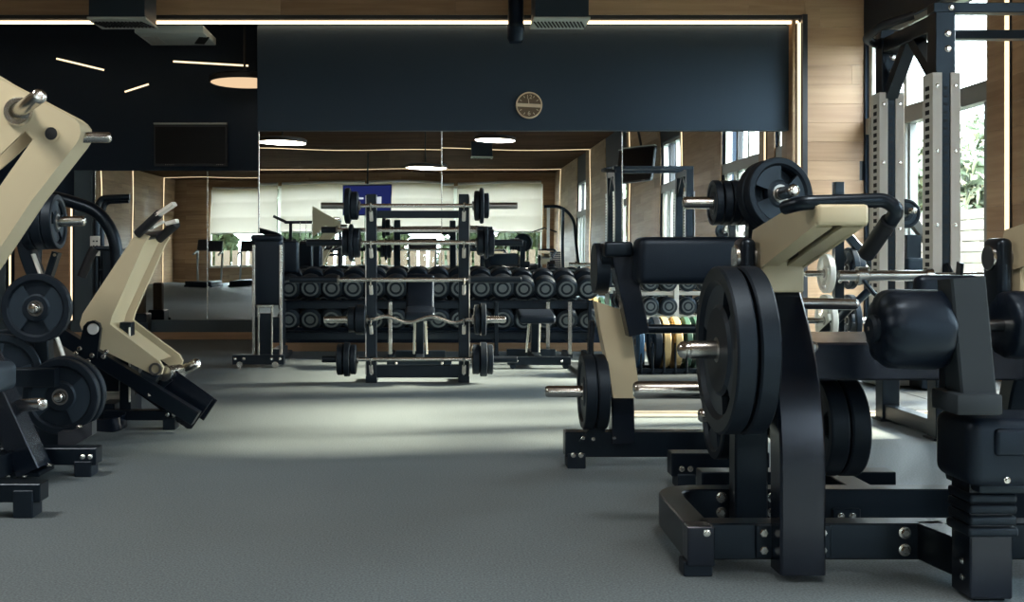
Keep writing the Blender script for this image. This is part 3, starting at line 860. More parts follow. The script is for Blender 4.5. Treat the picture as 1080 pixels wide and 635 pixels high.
ORD = ['first', 'second', 'third', 'fourth', 'fifth', 'sixth', 'seventh', 'eighth', 'ninth', 'tenth', 'eleventh', 'twelfth', 'thirteenth', 'fourteenth', 'fifteenth', 'sixteenth']
def make_dumbbell(label, c, R, L, hd, group='black rubber dumbbells', tilt=0.0):
    """Axis along Y, nose down by tilt; round heads with a ringed grey end face."""
    c = Vector(c)
    t = thing('dumbbell', label, 'dumbbell', c, group)
    a = Vector((0, math.cos(tilt), math.sin(tilt)))
    MB().cyl(c - a * L / 2, c + a * L / 2, .016, 12).build('handle', 'steel', t)
    for sg in (-1, 1):
        o = c + a * sg * L / 2
        h = MB().lathe(o, a * sg, [(0, R * .55), (.0, R * .9), (.012, R), (hd - .026, R), (hd - .012, R * .95), (hd - .003, R * .80), (hd, R * .72), (hd - .004, R * .70)], 28).build('head', 'rubber', t)
        MB().lathe(o, a * sg, [(hd - .012, R * .69), (hd - .002, R * .67), (hd - .002, R * .52), (hd - .006, R * .50), (hd - .006, R * .34), (hd + .0, R * .32), (hd, R * .1)], 24).build('end_face', 'dumbbell_face', h)
    return t
proto = {}
def dumbbell(label, c, R, L, hd, group, tilt=0.0):
    k = (round(R, 3), round(L, 3), group)
    if k not in proto:
        proto[k] = make_dumbbell(label, c, R, L, hd, group, tilt); return proto[k]
    o = copy_tree(proto[k], None, Vector(c)); o['label'] = label
    return o
ncol = 15
for row, z in (('upper', z1), ('lower', z2)):
    for i in range(ncol):
        px = 307 + i * 22.2
        R = (.101 if row == 'lower' else .106) - (.006 if i > 10 else 0)
        dumbbell('black rubber dumbbell on the %s row of the long rack, %s from the left' % (row, ORD[i]),
                 (P(px, 0, YD).x, YD, z - .112 + R * 1.045), R if i < 14 else R, .13, .10, row + ' row of the long dumbbell rack', math.radians(16))

# second, lighter dumbbell rack further right by the mirror
YE = 9.2
ex0, ex1 = P(668, 0, YE).x, P(752, 0, YE).x
ze = P(0, 322, YE).z
t = thing('dumbbell_rack', 'pale small dumbbell rack behind the coloured plates', 'rack', ((ex0 + ex1) / 2, YE, 0))
for zz in (ze, P(0, 297, YE).z):
    for dy in (-.09, .09): MB().bb(ex0, ex1, YE + dy - .02, YE + dy + .02, zz - .112, zz - .085).build('shelf_rail', 'white_plate', t)
for x in (ex0, (ex0 + ex1) / 2, ex1):
    MB().bb(x - .02, x + .02, YE - .13, YE - .10, 0, ze + .35).build('post', 'white_plate', t)
    MB().bb(x - .02, x + .02, YE - .13, YE + .16, 0, .04).build('foot', 'white_plate', t)
    for zz in (ze, P(0, 297, YE).z): MB().bb(x - .02, x + .02, YE - .12, YE + .12, zz - .14, zz - .112).build('bracket', 'white_plate', t)
for i, px in enumerate((683, 702, 722, 741)):
    dumbbell('grey-faced dumbbell on the lower shelf of the pale rack, %s from the left' % ORD[i], (P(px, 0, YE).x, YE, ze - .085 + .078 + .003), .078, .12, .08, 'dumbbells on the pale rack')
    dumbbell('grey-faced dumbbell on the upper shelf of the pale rack, %s from the left' % ORD[i], (P(px, 0, YE).x, YE, P(0, 297, YE).z - .085 + .078 + .003), .078, .12, .08, 'dumbbells on the pale rack')

# ---------------------------------------------------------------- bumper plates standing in a floor rack
YB = 7.85
zc = P(0, 367, YB).z
items = [(672, 'blue bumper plate, leftmost in the low plate rack', 'bumper_blue', .035, .19),
         (690, 'black bumper plate behind the first sand-coloured one', 'rubber', .05, .185),
         (699, 'sand-coloured bumper plate, left one of the two', 'bumper_sand', .05, .185),
         (711, 'sand-coloured bumper plate, right one of the two', 'bumper_sand', .05, .185),
         (722, 'green bumper plate next to the sand-coloured ones', 'bumper_green', .04, .185),
         (732, 'green bumper plate, last in the low plate rack', 'bumper_green', .04, .185)]
t = thing('bumper_rack', 'low black floor rack holding coloured bumper plates', 'rack', (P(702, 0, YB).x, YB, .022))
bx0, bx1 = P(660, 0, YB).x, P(742, 0, YB).x
for dy in (-.12, .12): MB().bb(bx0, bx1, YB + dy - .02, YB + dy + .02, .0225, .057).build('rail', 'black_paint', t)
for k in range(8):
    x = bx0 + (bx1 - bx0) * k / 7
    for dy in (-.17, .17): MB().tube([(x, YB + dy, .042), (x, YB + dy, .24)], .008).build('divider', 'black_paint', t)
    MB().bb(x - .008, x + .008, YB - .17, YB + .17, .0225, .042).build('cross_tie', 'black_paint', t)
MB().bb(bx0 - .02, bx0 + .02, YB - .03, YB + .03, .0225, .62).build('post', 'black_paint', t)
for px, lb, mm, T, R in items:
    weight_plate(lb, (P(px, 0, YB).x, YB, R + .046), (1, 0, .0), R, T, 0, 0, 0, mm, 'bumper plates in the floor rack')

# ---------------------------------------------------------------- rubber lifting platform
PY0, PY1, PX0, PX1 = 5.86, 8.6, P(664, 0, 5.75).x, ROOM_R - .05
t = thing('lifting_platform', 'dark rubber lifting platform with pale metal edge under the power rack', 'platform', ((PX0 + PX1) / 2, PY0, 0))
nx, ny = 3, 3
for i in range(nx):
    for j in range(ny):
        a, b = PX0 + (PX1 - PX0) * i / nx, PX0 + (PX1 - PX0) * (i + 1) / nx
        c, d = PY0 + (PY1 - PY0) * j / ny, PY0 + (PY1 - PY0) * (j + 1) / ny
        MB().bb(a + .003, b - .003, c + .003, d - .003, 0.001, .022, .003).build('mat_tile', 'mat_rubber', t)
MB().bb(PX0 - .03, PX1, PY0 - .045, PY0 - .012, 0.001, .0215, .003).build('edge_trim', 'alu_trim', t)
MB().bb(PX0 - .03, PX1, PY0 - .13, PY0 - .05, 0.001, .010, .003).build('edge_ramp', 'alu_trim', t)

# ---------------------------------------------------------------- power racks
def power_rack(label, x0, y0, z0=.0, w=.92, d=.60, top=1.97):
    t = thing('power_rack', label, 'power rack', (x0 + w / 2, y0 + d / 2, z0), 'power racks along the window wall')
    x1, y1 = x0 + w, y0 + d
    zw = 1.69
    for x in (x0, x1):
        for y in (y0, y1):
            MB().bb(x - .045, x + .045, y - .045, y + .045, z0, top).build('upright', 'black_paint', t)
            for sg in (-1, 1):          # white facing strips on the front with a dark slot between
                MB().bb(x + sg * .042 - .022, x + sg * .042 + .022, y - .053, y - .045, z0 + .5, zw, .001).build('facing_strip', 'white_plate', t)
                MB().bb(x + sg * .062 - (.004 if sg > 0 else .002), x + sg * .062 + (.002 if sg > 0 else .004), y - .05, y + .05, z0 + .5, zw, .0005).build('side_strip', 'white_plate', t)
                hm = MB()
                for k in range(30):     # adjustment holes down the side strip
                    z = z0 + .54 + k * (zw - z0 - .58) / 30
                    hm.bb(x + sg * .0605, x + sg * .0655, y - .02, y + .02, z, z + .02, 0)
                    if k % 1 == 0: hm.bb(x + sg * .004 - .004, x + sg * .004 + .004, y - .0465, y - .044, z, z + .012, 0)
                h = hm.build('adjustment_holes', 'dark_void', t); h['kind'] = 'stuff'
                for z in (zw - .06, zw - .36, zw - .7, zw - 1.1): bolt(t, (x + sg * .042, y - .053, z), (0, -1, 0), .007)
            for z in (top - .10, top - .17): bolt(t, (x + .01, y - .046, z), (0, -1, 0), .012)
            MB().bb(x - .06, x + .06, y - .06, y + .06, z0, z0 + .012).build('foot_plate', 'black_paint', t)
    for y in (y0, y1): 
        MB().bb(x0 - .05, x1 + .05, y - .035, y + .035, top, top + .045).build('top_beam', 'black_paint', t)
        for x in (x0 + .03, x1 - .03): bolt(t, (x, y - .036, top + .022), (0, -1, 0), .011)
    for x in (x0, x1):
        MB().bb(x - .04, x + .04, y0 + .04, y1 - .04, top - .075, top).build('side_beam', 'black_paint', t)
        MB().bb(x - .035, x + .035, y0, y1, z0 + .012, z0 + .085).build('base_rail', 'black_paint', t)
        for y, sg in ((y0, 1), (y1, -1)): 
            MB().prism([(x - .03, y + sg * .045, top - .32), (x - .03, y + sg * .3, top - .07), (x - .03, y + sg * .23, top - .07), (x - .03, y + sg * .045, top - .24)], (.06, 0, 0)).build('gusset', 'black_paint', t)
    MB().tube([(x0 - .02, y1 + .04, top - .02), (x0 - .14, y1 - .05, top - .01), (x0 - .16, y1 - .30, top + .01), (x0 - .02, y0 + .25, top + .05)], .022, .08, 12).build('pull_up_grip', 'foam_grip', t)
    for x in (x0, x1):                  # bar hooks
        MB().bar([(x, y0 - .05, .80), (x, y0 - .12, .735), (x, y0 - .17, .735), (x, y0 - .185, .82)], .05, .014, .01, up=(1, 0, 0)).build('bar_hook', 'black_paint', t)
    return t
RX, RY = P(998, 0, 5.0).x, 5.05
power_rack('tall black power rack with white faced posts in front of the windows', RX, RY)
# bar resting on the hooks
yb = RY - .145; zb_ = .735 + .007 + .018
xs = P(884, 0, yb).x
t = thing('olympic_bar', 'long steel bar resting on the hooks of the power rack', 'barbell', ((RX + .5), yb, zb_))
MB().cyl((RX - .12, yb, zb_), (RX + 1.0, yb, zb_), .015, 16).build('shaft', 'steel', t)
MB().cyl((xs, yb, zb_), (RX - .14, yb, zb_), .024, 20).build('sleeve', 'steel', t)
MB().cyl((RX - .14, yb, zb_), (RX - .11, yb, zb_), .036, 20).build('collar', 'steel', t)
cx = P(908, 0, yb).x
MB().lathe((cx, yb, zb_), (1, 0, 0), [(-.02, .0245), (-.02, .04), (.02, .04), (.02, .0245)], 16, ring=True).build('spring_clip', 'steel', t)
MB().tube([(cx, yb - .03, zb_ - .02), (cx + .05, yb - .04, zb_ - .09), (cx + .1, yb - .04, zb_ - .10)], .01, .03, 8).build('clip_lever', 'black_paint', t)

# ---------------------------------------------------------------- plate tree near the oak wall
YT = 8.35
x = P(884, 0, YT).x
t = thing('plate_tree', 'black plate storage post with plates near the oak wall', 'plate tree', (x, YT, .022))
MB().bb(x - .035, x + .035, YT - .035, YT + .035, .022, P(0, 192, YT).z).build('post', 'black_paint', t)
MB().bb(x - .3, x + .3, YT - .04, YT + .04, .022, .08).build('foot', 'black_paint', t)
MB().bb(x - .04, x + .04, YT - .3, YT + .3, .022, .079).build('foot', 'black_paint', t)
for z in (1.05, 1.10, .66, .72): bolt(t, (x + .0, YT - .036, z), (0, -1, 0), .012)
for sg, z in ((-1, .72), (1, .76), (-1, .36), (1, .36)): horn(t, (x + sg * .035, YT, z), (x + sg * .26, YT, z), .024, .04)
MB().beam((x + .03, YT - .05, P(0, 245, YT).z), (P(922, 0, YT).x, YT - .05, P(0, 284, YT).z), .06, .05, up=(0, 1, 0)).build('brace', 'black_paint', t)
MB().tube([(P(862, 0, YT).x, YT - .09, P(0, 352, YT).z), (P(918, 0, YT).x, YT - .09, P(0, 300, YT).z)], .03).build('brace', 'black_paint', t)
for k, (sg, z, dx, R, mm, nm) in enumerate(((-1, .72, .09, .15, 'white_plate', 'pale plate on the upper left arm of the storage post'), (1, .76, .09, .16, 'rubber', 'black plate on the upper right arm of the storage post, inner one'),
                                            (1, .76, .145, .13, 'rubber', 'black plate on the upper right arm of the storage post, outer one'), (-1, .36, .09, .2, 'white_plate', 'pale plate on the lower left arm of the storage post'), (1, .36, .09, .2, 'rubber', 'black plate on the lower right arm of the storage post'))):
    weight_plate(nm, (x + sg * dx, YT, z), (1, 0, 0), R, .045, 3, 1, .2, mm, 'plates on the storage post')

# lever machine by the windows, behind the power rack
YW = 7.6
t = thing('lever_machine', 'grey-armed lever machine standing by the windows behind the power rack', 'gym machine', (3.2, YW, .022))
MB().bb(2.95, 3.35, YW - .05, YW + .05, .022, .12).build('base_rail', 'black_paint', t)
MB().bb(2.95, 3.05, YW - .35, YW + .3, .022, .11).build('base_rail', 'black_paint', t)
MB().bb(3.25, 3.35, YW - .35, YW + .3, .022, .11).build('base_rail', 'black_paint', t)
MB().bb(3.26, 3.36, YW - .05, YW + .05, .11, 1.0).build('post', 'black_paint', t)
MB().bar([P(944, 222, YW), P(957, 226, YW), P(985, 262, YW), P(1000, 300, YW)], .06, .07, .12, up=(0, 1, 0)).build('lever_arm', 'frame_grey', t)
horn(t, P(948, 224, YW) + Vector((0, -.03, 0)), P(948, 224, YW) + Vector((0, -.25, 0)), .022, .03)
weight_plate('dark plate hung on the grey lever by the windows', P(948, 226, YW) + Vector((0, -.10, 0)), (0, 1, 0), .10, .04, 0)
pad(MB(), (P(960, 0, YW).x, YW - .1, P(0, 281, YW).z), (.26, .3, .12), None, .02).build('seat', 'rubber_face', t)
MB().bb(P(960, 0, YW).x - .04, P(960, 0, YW).x + .04, YW - .05, YW + .03, .1, P(0, 283, YW).z).build('seat_post', 'black_paint', t)
MB().bb(P(920, 0, 7.0).x, P(968, 0, 7.0).x, 6.9, 7.2, .03, P(0, 391, 7.0).z).build('weight_cover', 'frame_grey', t)
MB().bb(P(974, 0, 6.7).x, P(1006, 0, 6.7).x, 6.72, 7.2, .03, P(0, 386, 6.7).z).build('pedal_box', 'black_paint', t)

# ---------------------------------------------------------------- upright folded bench left of the dumbbells
YU = 8.4
def U(px, py, dy=0): return P(px, py, YU) + Vector((0, dy, 0))
bx = U(276, 0).x
t = thing('folded_bench', 'black bench folded upright on its base left of the dumbbell rack', 'bench', (bx, YU, 0))
w = S(34, YU)
pad(MB(), (bx + S(6, YU), YU + .02, (U(0, 248).z + U(0, 322).z) / 2), (w * .92, .10, U(0, 248).z - U(0, 322).z), None, .025).build('back_pad', 'vinyl', t)
pad(MB(), (bx + S(6, YU), YU - .035, U(0, 251).z), (w * .98, .05, .05), None, .02).build('head_cover', 'vinyl', t)
for px in (268.5, 297):
    MB().bb(U(px, 0).x - .012, U(px, 0).x + .012, YU - .05, YU - .02, .05, U(0, 258).z).build('side_rail', 'steel', t)
    MB().bb(U(px, 0).x - .014, U(px, 0).x + .014, YU - .02, YU + .05, .05, U(0, 256).z).build('side_frame', 'black_paint', t)
for px in (274, 288): MB().bb(U(px, 0).x - .007, U(px, 0).x + .007, YU - .07, YU - .05, .06, U(0, 322).z).build('inner_rail', 'steel', t)
MB().bb(U(272, 0).x, U(290, 0).x, YU - .07, YU - .045, U(0, 324).z, U(0, 321).z).build('inner_rail', 'steel', t)
MB().bb(U(275, 0).x, U(287, 0).x, YU - .045, YU + .04, .05, U(0, 330).z).build('mast', 'black_paint', t)
MB().bb(U(266, 0).x, U(299, 0).x, YU - .03, YU + .03, U(0, 345).z, U(0, 334).z).build('hinge_block', 'black_paint', t)
MB().bb(U(247, 0).x, U(301, 0).x, YU - .08, YU + .0, .025, .10).build('base_bar', 'black_paint', t)
MB().bb(U(287, 0).x, U(297, 0).x, YU - .04, YU + .35, .05, .14).build('base_bar', 'black_paint', t)
for px in (255, 292): MB().cyl(Vector((U(px, 0).x, YU - .10, .026)), Vector((U(px, 0).x, YU - .02, .026)), .025, 16).build('wheel', 'steel', t)
for px in (250, 259, 288, 297): bolt(t, (U(px, 0).x, YU - .081, .07), (0, -1, 0), .009)
# dark pad panel beside it (seen against the dumbbells)
t = thing('plyo_pad', 'black padded block standing on the left end of the dumbbell rack', 'gym pad', P(307, 285, 9.3))
pad(MB(), P(305, 271, 9.32) + Vector((0, .0, .0)), (S(20, 9.3), .12, S(34, 9.3)), None, .02).build('pad', 'vinyl', t)

# ---------------------------------------------------------------- adjustable benches
def bench(label, px, yf, back_top, back_bot, seat_y, wpx, facing=1, incline=True):
    Y = 966.0 / (yf - 272)
    def Q(x, y, dy=0): return P(x, y, Y) + Vector((0, dy, 0))
    cx = Q(px, 0).x; w = S(wpx, Y)
    t = thing('adjustable_bench', label, 'bench', (cx, Y, 0), 'adjustable benches by the dumbbells')
    zs = Q(0, seat_y).z
    if incline:
        zt_, zb2 = Q(0, back_top).z, Q(0, back_bot).z
        pad(MB(), (cx, Y + .12, (zt_ + zb2) / 2), (w, .07, zt_ - zb2 + .02), Euler((math.radians(-18), 0, 0)), .025).build('back_pad', 'vinyl', t)
        MB().beam((cx, Y + .15, zb2), (cx, Y + .26, zt_ - .1), .05, .05, up=(1, 0, 0)).build('back_support', 'black_paint', t)
    pad(MB(), (cx, Y - .08, zs), (w * 1.05, .34, .07), Euler((math.radians(6), 0, 0)), .025).build('seat_pad', 'vinyl', t)
    MB().beam((cx, Y - .35, .07), (cx, Y + .36, .07), .06, .05).build('spine', 'black_paint', t)
    MB().beam((cx, Y + .02, .08), (cx, Y - .02, zs - .03), .06, .06, up=(1, 0, 0)).build('mast', 'black_paint', t)
    for sg in (-1, 1): MB().beam((cx + sg * .05, Y + .2, .08), (cx + sg * .04, Y + .03, zs - .03), .02, .02, up=(1, 0, 0)).build('brace', 'steel', t)
    MB().bb(cx - .24, cx + .24, Y - .39, Y - .31, .03, .09).build('front_foot', 'black_paint', t)
    MB().bb(cx - .2, cx + .2, Y + .30, Y + .38, .03, .09).build('rear_foot', 'black_paint', t)
    for sg in (-1, 1):
        MB().cyl((cx + sg * .20, Y - .39, .022), (cx + sg * .20, Y - .31, .022), .022, 14).build('foot_wheel', 'rubber', t)
        MB().cyl((cx + sg * .17, Y + .30, .022), (cx + sg * .17, Y + .38, .022), .022, 14).build('foot_wheel', 'rubber', t)
        bolt(t, (cx + sg * .17, Y - .391, .06), (0, -1, 0), .008)
    return t
bench('adjustable bench with raised back behind the barbell rack', 443, 386, 290, 334, 330, 30)
bench('adjustable bench with flat seat right of the barbell rack', 564, 384, 322, 330, 333, 36, incline=False)

# ---------------------------------------------------------------- right front machine: two-arm lever row
XM = 1.36                                    # middle of the machine
t = thing('lever_row_machine', 'black lever row machine with cream arms and thigh rollers, right foreground', 'gym machine', (XM, 3.0, 0))
r1 = t
zb0, zb1 = .035, .132
zm, hh_ = (zb0 + zb1) / 2, zb1 - zb0
# base loop
MB().bar([(XM + .72, 2.94, zm), (.71, 2.94, zm)], .07, hh_).build('front_rail', 'black_paint', t)
MB().bar([(XM + .72, 3.37, zm), (.705, 3.37, zm), (.697, 2.92, zm)], .07, hh_, .12).build('rear_rail', 'black_paint', t)
MB().bb(.660, .731, 2.86, 2.92, .03, zb1 + .002).build('corner_block', 'black_gloss', t)
for x, y in ((.69, 2.90), (1.28, 3.33), (XM + .66, 2.94), (.74, 3.33)):
    MB().bb(x - .038, x + .038, y - .03, y + .03, 0, .04).build('rubber_foot', 'rubber', t)
MB().bb(1.21, 1.295, 3.325, 3.336, .0, .075).build('foot_bracket', 'black_paint', t)
for px in (924, 940): bolt(t, (1.235 + (0 if px == 924 else .035), 3.325, .052), (0, -1, 0), .008)
bolt(t, (.71, 2.859, .118), (0, -1, 0), .007)
# curved posts, left pair and right pair
for k, xp in enumerate((.95, XM + .40)):
    yz = [(2.865, .018), (2.865, .36), (2.90, .50), (2.98, .64), (3.10, .775)]
    MB().bar([(xp, y, z) for y, z in yz], .09, .118, .16, up=(1, 0, 0), c=.006).build('curved_post', 'black_gloss', t)
    yz = [(3.30, .035), (3.30, .30), (3.27, .45), (3.17, .62), (3.13, .74)]
    MB().bar([(xp - .005, y, z) for y, z in yz], .07, .10, .16, up=(1, 0, 0), c=.006).build('rear_post', 'black_paint', t)
    for x in (xp - .078, xp + .078):
        for z in (.062, .108): bolt(t, (x, 2.904, z), (0, -1, 0), .0125)
        MB().bb(x - .022, x + .022, 2.897, 2.904, .04, .13).build('clamp_plate', 'black_paint', t)
        for z in (.062, .108): bolt(t, (x, 3.333, z), (0, -1, 0), .0125)
# cross beam between the posts, gloss black
MB().bb(.99, XM + .36, 3.02, 3.48, .50, .605, .006).build('cross_cover', 'black_gloss', t)
bolt(t, (1.035, 3.0, .595), (0, -1, 0), .012)
# cream lever arms with black handles
def lever(xc, w):
    """Straight tapering channel: two cheeks, a closed top, two underside strips with a groove, and a short box foot."""
    side = [(2.57, .964), (2.83, .956), (3.08, .918), (3.115, .84), (3.03, .806), (2.57, .918)]
    for sg in (-1, 1):
        x = xc + sg * (w / 2 - .004)
        MB().prism([(x - .004, y, z) for y, z in side], (.008, 0, 0)).build('side_cheek', 'cream_paint', t)
    MB().bar([(xc, 2.572, .962), (xc, 2.83, .954), (xc, 3.078, .916)], .008, w - .016, 0, up=(1, 0, 0), c=.001).build('top_web', 'cream_paint', t)
    for sg in (-1, 1):
        x = xc + sg * w * .27
        MB().bar([(x, 2.60, .9155), (x, 3.03, .8145)], .008, w * .36, 0, up=(1, 0, 0), c=.001).build('underside_strip', 'cream_paint', t)
    MB().bb(xc - w * .498, xc + w * .498, 2.555, 2.578, .916, .966, .010, 3).build('end_cap', 'cream_paint', t)
    MB().bb(xc - w * .47, xc + w * .47, 3.0, 3.09, .745, .835, .004).build('arm_foot', 'cream_paint', t)
    MB().cyl((xc - w / 2 - .05, 3.06, .84), (xc + w / 2 + .02, 3.06, .84), .03, 20).build('pivot_shaft', 'dark_steel', t)
    MB().cyl((xc - w / 2 - .058, 3.06, .84), (xc - w / 2 - .048, 3.06, .84), .036, 24).build('pivot_cap', 'steel', t)
    MB().bb(xc - w / 2 - .05, xc - w / 2 - .008, 3.01, 3.11, .60, .895, .02, 4).build('pivot_link', 'black_paint', t)
lever(.955, .122)
lever(1.675, .14)
hd = MB().tube([P(828, 219, 2.64), P(846, 214, 2.585), P(934, 211, 2.585), P(947, 221, 2.57), P(932, 245, 2.63)], .0175, .05, 16)
hd.build('handle', 'black_paint', t)
MB().tube([P(938, 233, 2.595), P(914, 268, 2.72)], .0205, 0, 16).build('handle_grip', 'foam_grip', t)
MB().tube([(XM + .26, 2.64, .975), (XM + .30, 2.585, .98), (XM + .5, 2.585, .98), (XM + .53, 2.6, .95), (XM + .46, 2.72, .86)], .0175, .05, 16).build('handle', 'black_paint', t)
# loading horns
hx, hy, hz = .905, 2.93, .593
horn(t, (hx, hy, hz), (.648, hy, hz), .0245, .04, True)
horn(t, (.91, 3.30, .44), (P(668, 0, 3.30).x, 3.30, .44), .027, .04)
horn(t, (1.0, 3.28, .335), (1.262, 3.28, .335), .0245, .04)
horn(t, (1.02, 3.40, .70), (P(905, 0, 3.4).x, 3.40, .695), .018, .03)
weight_plate('large black plate nearest the camera on the right front machine, outer one', (.775, hy, hz), (1, 0, 0), .225, .052, 3, 1, math.radians(95), half=15, inner=.5)
weight_plate('large black plate on the right front machine, inner one', (.835, hy, hz), (1, 0, 0), .225, .052, 3, 1, math.radians(60), half=15, inner=.5)
weight_plate('medium plate between the posts of the right front machine, left one', (1.165, 3.28, .335), (1, 0, 0), .148, .055, 3, 1, .4)
weight_plate('medium plate between the posts of the right front machine, right one', (1.226, 3.28, .335), (1, 0, 0), .148, .055, 3, 1, .9)
# seat column in the middle
zx = P(1033, 0, 2.72).x
MB().bar([(P(975, 0, 2.94).x, 2.93, zm), (zx - .01, 2.76, zm)], .075, hh_).build('front_stub', 'black_paint', t)
MB().bb(zx - .052, zx + .052, 2.66, 2.76, .006, .30, .004).build('foot_column', 'black_gloss', t)
MB().bb(zx - .04, zx + .04, 2.67, 2.75, 0, .02).build('rubber_foot', 'rubber', t)
for z in (.05, .09): bolt(t, (zx - .053, 2.70, z), (-1, 0, 0), .006)
for px in (955, 1060):
    for z in (.062, .108): bolt(t, (P(px, 0, 2.90).x, 2.904, z), (0, -1, 0), .0125)
for k, z in enumerate((.172, .2, .228, .254)):
    MB().bb(zx - .062 + (.004 if k else 0), zx + .062 - (.004 if k else 0), 2.648, 2.77, z - .012, z + .012, .008, 3).build('sleeve_rib', 'rubber', t)
# seat
sx0, sx1 = 1.275, 1.60
pad(MB(), ((sx0 + sx1) / 2, 2.70, .372), (sx1 - sx0, .20, .165), None, .03).build('seat_pad', 'vinyl', t)
pad(MB(), ((sx0 + sx1) / 2 + .02, 2.60, .40), ((sx1 - sx0) * .78, .024, .065), None, .010).build('seat_front_roll', 'vinyl', t)
MB().bb(sx0 + .03, sx1 - .03, 2.62, 2.80, .272, .30, .008, 2).build('seat_pan', 'black_paint', t)
bolt(t, (P(1062, 0, 2.6).x, 2.599, .31), (0, -1, 0), .006)
# upper column and thigh rollers
MB().bar([P(1022, 294, 2.62) + Vector((0, .04, 0)), P(1034, 425, 2.60) + Vector((0, .04, 0))], .085, .08, 0, up=(0, 1, 0), c=.005).build('upper_column', 'satin_grey', t)
MB().bb(P(1010, 0, 2.58).x, P(1058, 0, 2.58).x, 2.58, 2.72, P(0, 437, 2.6).z, P(0, 415, 2.6).z, .006, 2).build('column_bracket', 'satin_grey', t)
MB().bb(1.262, 1.284, 2.70, 2.74, .46, .76).build('pin_rail', 'black_paint', t)
for z in (.47, .505, .54): bolt(t, (1.27, 2.699, z), (0, -1, 0), .005)
def roller(a, b, r):
    a, b = Vector(a), Vector(b); L = (b - a).length
    prof = [(0, r * .45), (.0, r * .62), (.004, r * .74), (.012, r * .86), (.026, r * .95), (.045, r * .99), (L * .5, r), (L - .03, r), (L - .012, r * .975), (L - .003, r * .92), (L, r * .6)]
    m = MB(); m.lathe(a, b - a, prof, 64)
    n = 64; ax = (b - a).normalized()        # gathered leather: small puckers towards the ends
    for q in m.v:
        d = q - a; tt = d.dot(ax); rad = d - ax * tt
        if rad.length < 1e-5: continue
        ang = math.atan2(rad.z, rad.y); e = max(0, 1 - tt / .05) + .5 * max(0, 1 - (L - tt) / .03)
        q += rad.normalized() * (.0045 * e * math.sin(ang * 11) + .0015 * math.sin(ang * 5 + tt * 30))
    m.build('thigh_roller', 'vinyl', t, 60)
    MB().lathe(a, a - b, [(-.01, r * .36), (.010, r * .36), (.016, r * .28)], 24).build('roller_cap', 'rubber', t)
    bolt(t, a + (a - b).normalized() * .015, a - b, .006)
roller((1.088, 2.70, P(0, 347, 2.7).z), (1.252, 2.70, P(0, 347, 2.7).z), .099)
roller((1.64, 2.76, P(0, 343, 2.76).z), (1.43, 2.76, P(0, 343, 2.76).z), .086)
MB().tube([(1.24, 2.70, P(0, 347, 2.7).z), (1.45, 2.76, P(0, 343, 2.76).z)], .016).build('roller_axle', 'steel', t)
pad(MB(), (P(1000, 0, 2.9).x + .0, 2.91, P(0, 312, 2.9).z), (.17, .05, .11), None, .02).build('chest_pad', 'vinyl', t)
# rear foot beam
MB().bb(P(737, 0, 3.68).x, P(940, 0, 3.68).x, 3.64, 3.72, .035, .125).build('rear_foot_beam', 'black_paint', t)
MB().bb(1.30, 1.38, 3.40, 3.66, .04, .12).build('rear_tie', 'black_paint', t)
MB().bb(P(917, 0, 3.64).x, P(937, 0, 3.64).x, 3.632, 3.641, .0, .062).build('foot_bracket', 'black_paint', t)
MB().bb(P(740, 0, 3.64).x, P(762, 0, 3.64).x, 3.632, 3.71, .0, .062).build('foot_bracket', 'black_paint', t)
for px in (921, 932): bolt(t, (P(px, 0, 3.63).x, 3.632, .045), (0, -1, 0), .0075)

# ---------------------------------------------------------------- second machine on the right: lever curl with big pad
YC = 4.39
t = thing('lever_curl_machine', 'black and cream lever machine with a wide pad behind the right front machine', 'gym machine', (.9, YC, 0))
r2 = t
def Q(px, py, Y=YC): return P(px, py, Y)
MB().bb(Q(595, 0).x, Q(780, 0).x, YC - .04, YC + .04, .045, .145).build('base_beam', 'black_paint', t)
MB().bb(Q(597, 0).x, Q(616, 0).x, YC - .05, YC + .05, 0, .06).build('foot', 'rubber', t)
for px in (603, 611): bolt(t, (Q(px, 0).x, YC - .051, .055), (0, -1, 0), .008)
Y2 = 4.0
MB().bb(P(706, 0, Y2).x, P(800, 0, Y2).x, Y2 - .04, Y2 + .04, .045, .13).build('base_beam', 'black_paint', t)
MB().bb(P(712, 0, Y2).x, P(731, 0, Y2).x, Y2 - .047, Y2 + .05, 0, .055).build('foot', 'rubber', t)
for px in (716, 725): bolt(t, (P(px, 0, Y2).x, Y2 - .048, .075), (0, -1, 0), .008)
MB().bb(P(770, 0, 4.2).x, P(795, 0, 4.2).x, Y2, YC, .05, .125).build('base_tie', 'black_paint', t)
# black front post with gusset, cream leaning post above it
MB().bar([Q(656, 466, 4.37), Q(655, 420, 4.37), Q(648, 330, 4.37)], .09, S(22, YC), .05, up=(0, 1, 0)).build('post', 'black_gloss', t)
MB().prism([Q(611, 466, 4.33), Q(636, 466, 4.33), Q(645, 418, 4.33), Q(632, 440, 4.33)], (0, .03, 0)).build('gusset', 'black_paint', t)
for p in ((615, 462), (626, 463), (631, 449), (648, 462)): bolt(t, Q(*p, 4.33), (0, -1, 0), .006)
m = MB()
pts = [Q(*p, 4.28) for p in ((628, 318), (643, 314), (648, 352), (664, 345), (668, 372), (675, 417), (672, 421), (648, 421), (643, 390), (634, 350))]
m.prism([Q(*p, 4.26) for p in ((629, 318), (664, 330), (669, 372), (675, 416), (671, 420), (647, 420), (642, 388), (634, 350))], (0, .10, 0))
m.build('cream_arm', 'cream_paint', t)
m = MB(); m.bar([Q(624, 338, 4.36), Q(622, 372, 4.36), Q(629, 430, 4.36)], .02, .05, .1, up=(0, 1, 0)); m.build('side_guard', 'black_gloss', t)
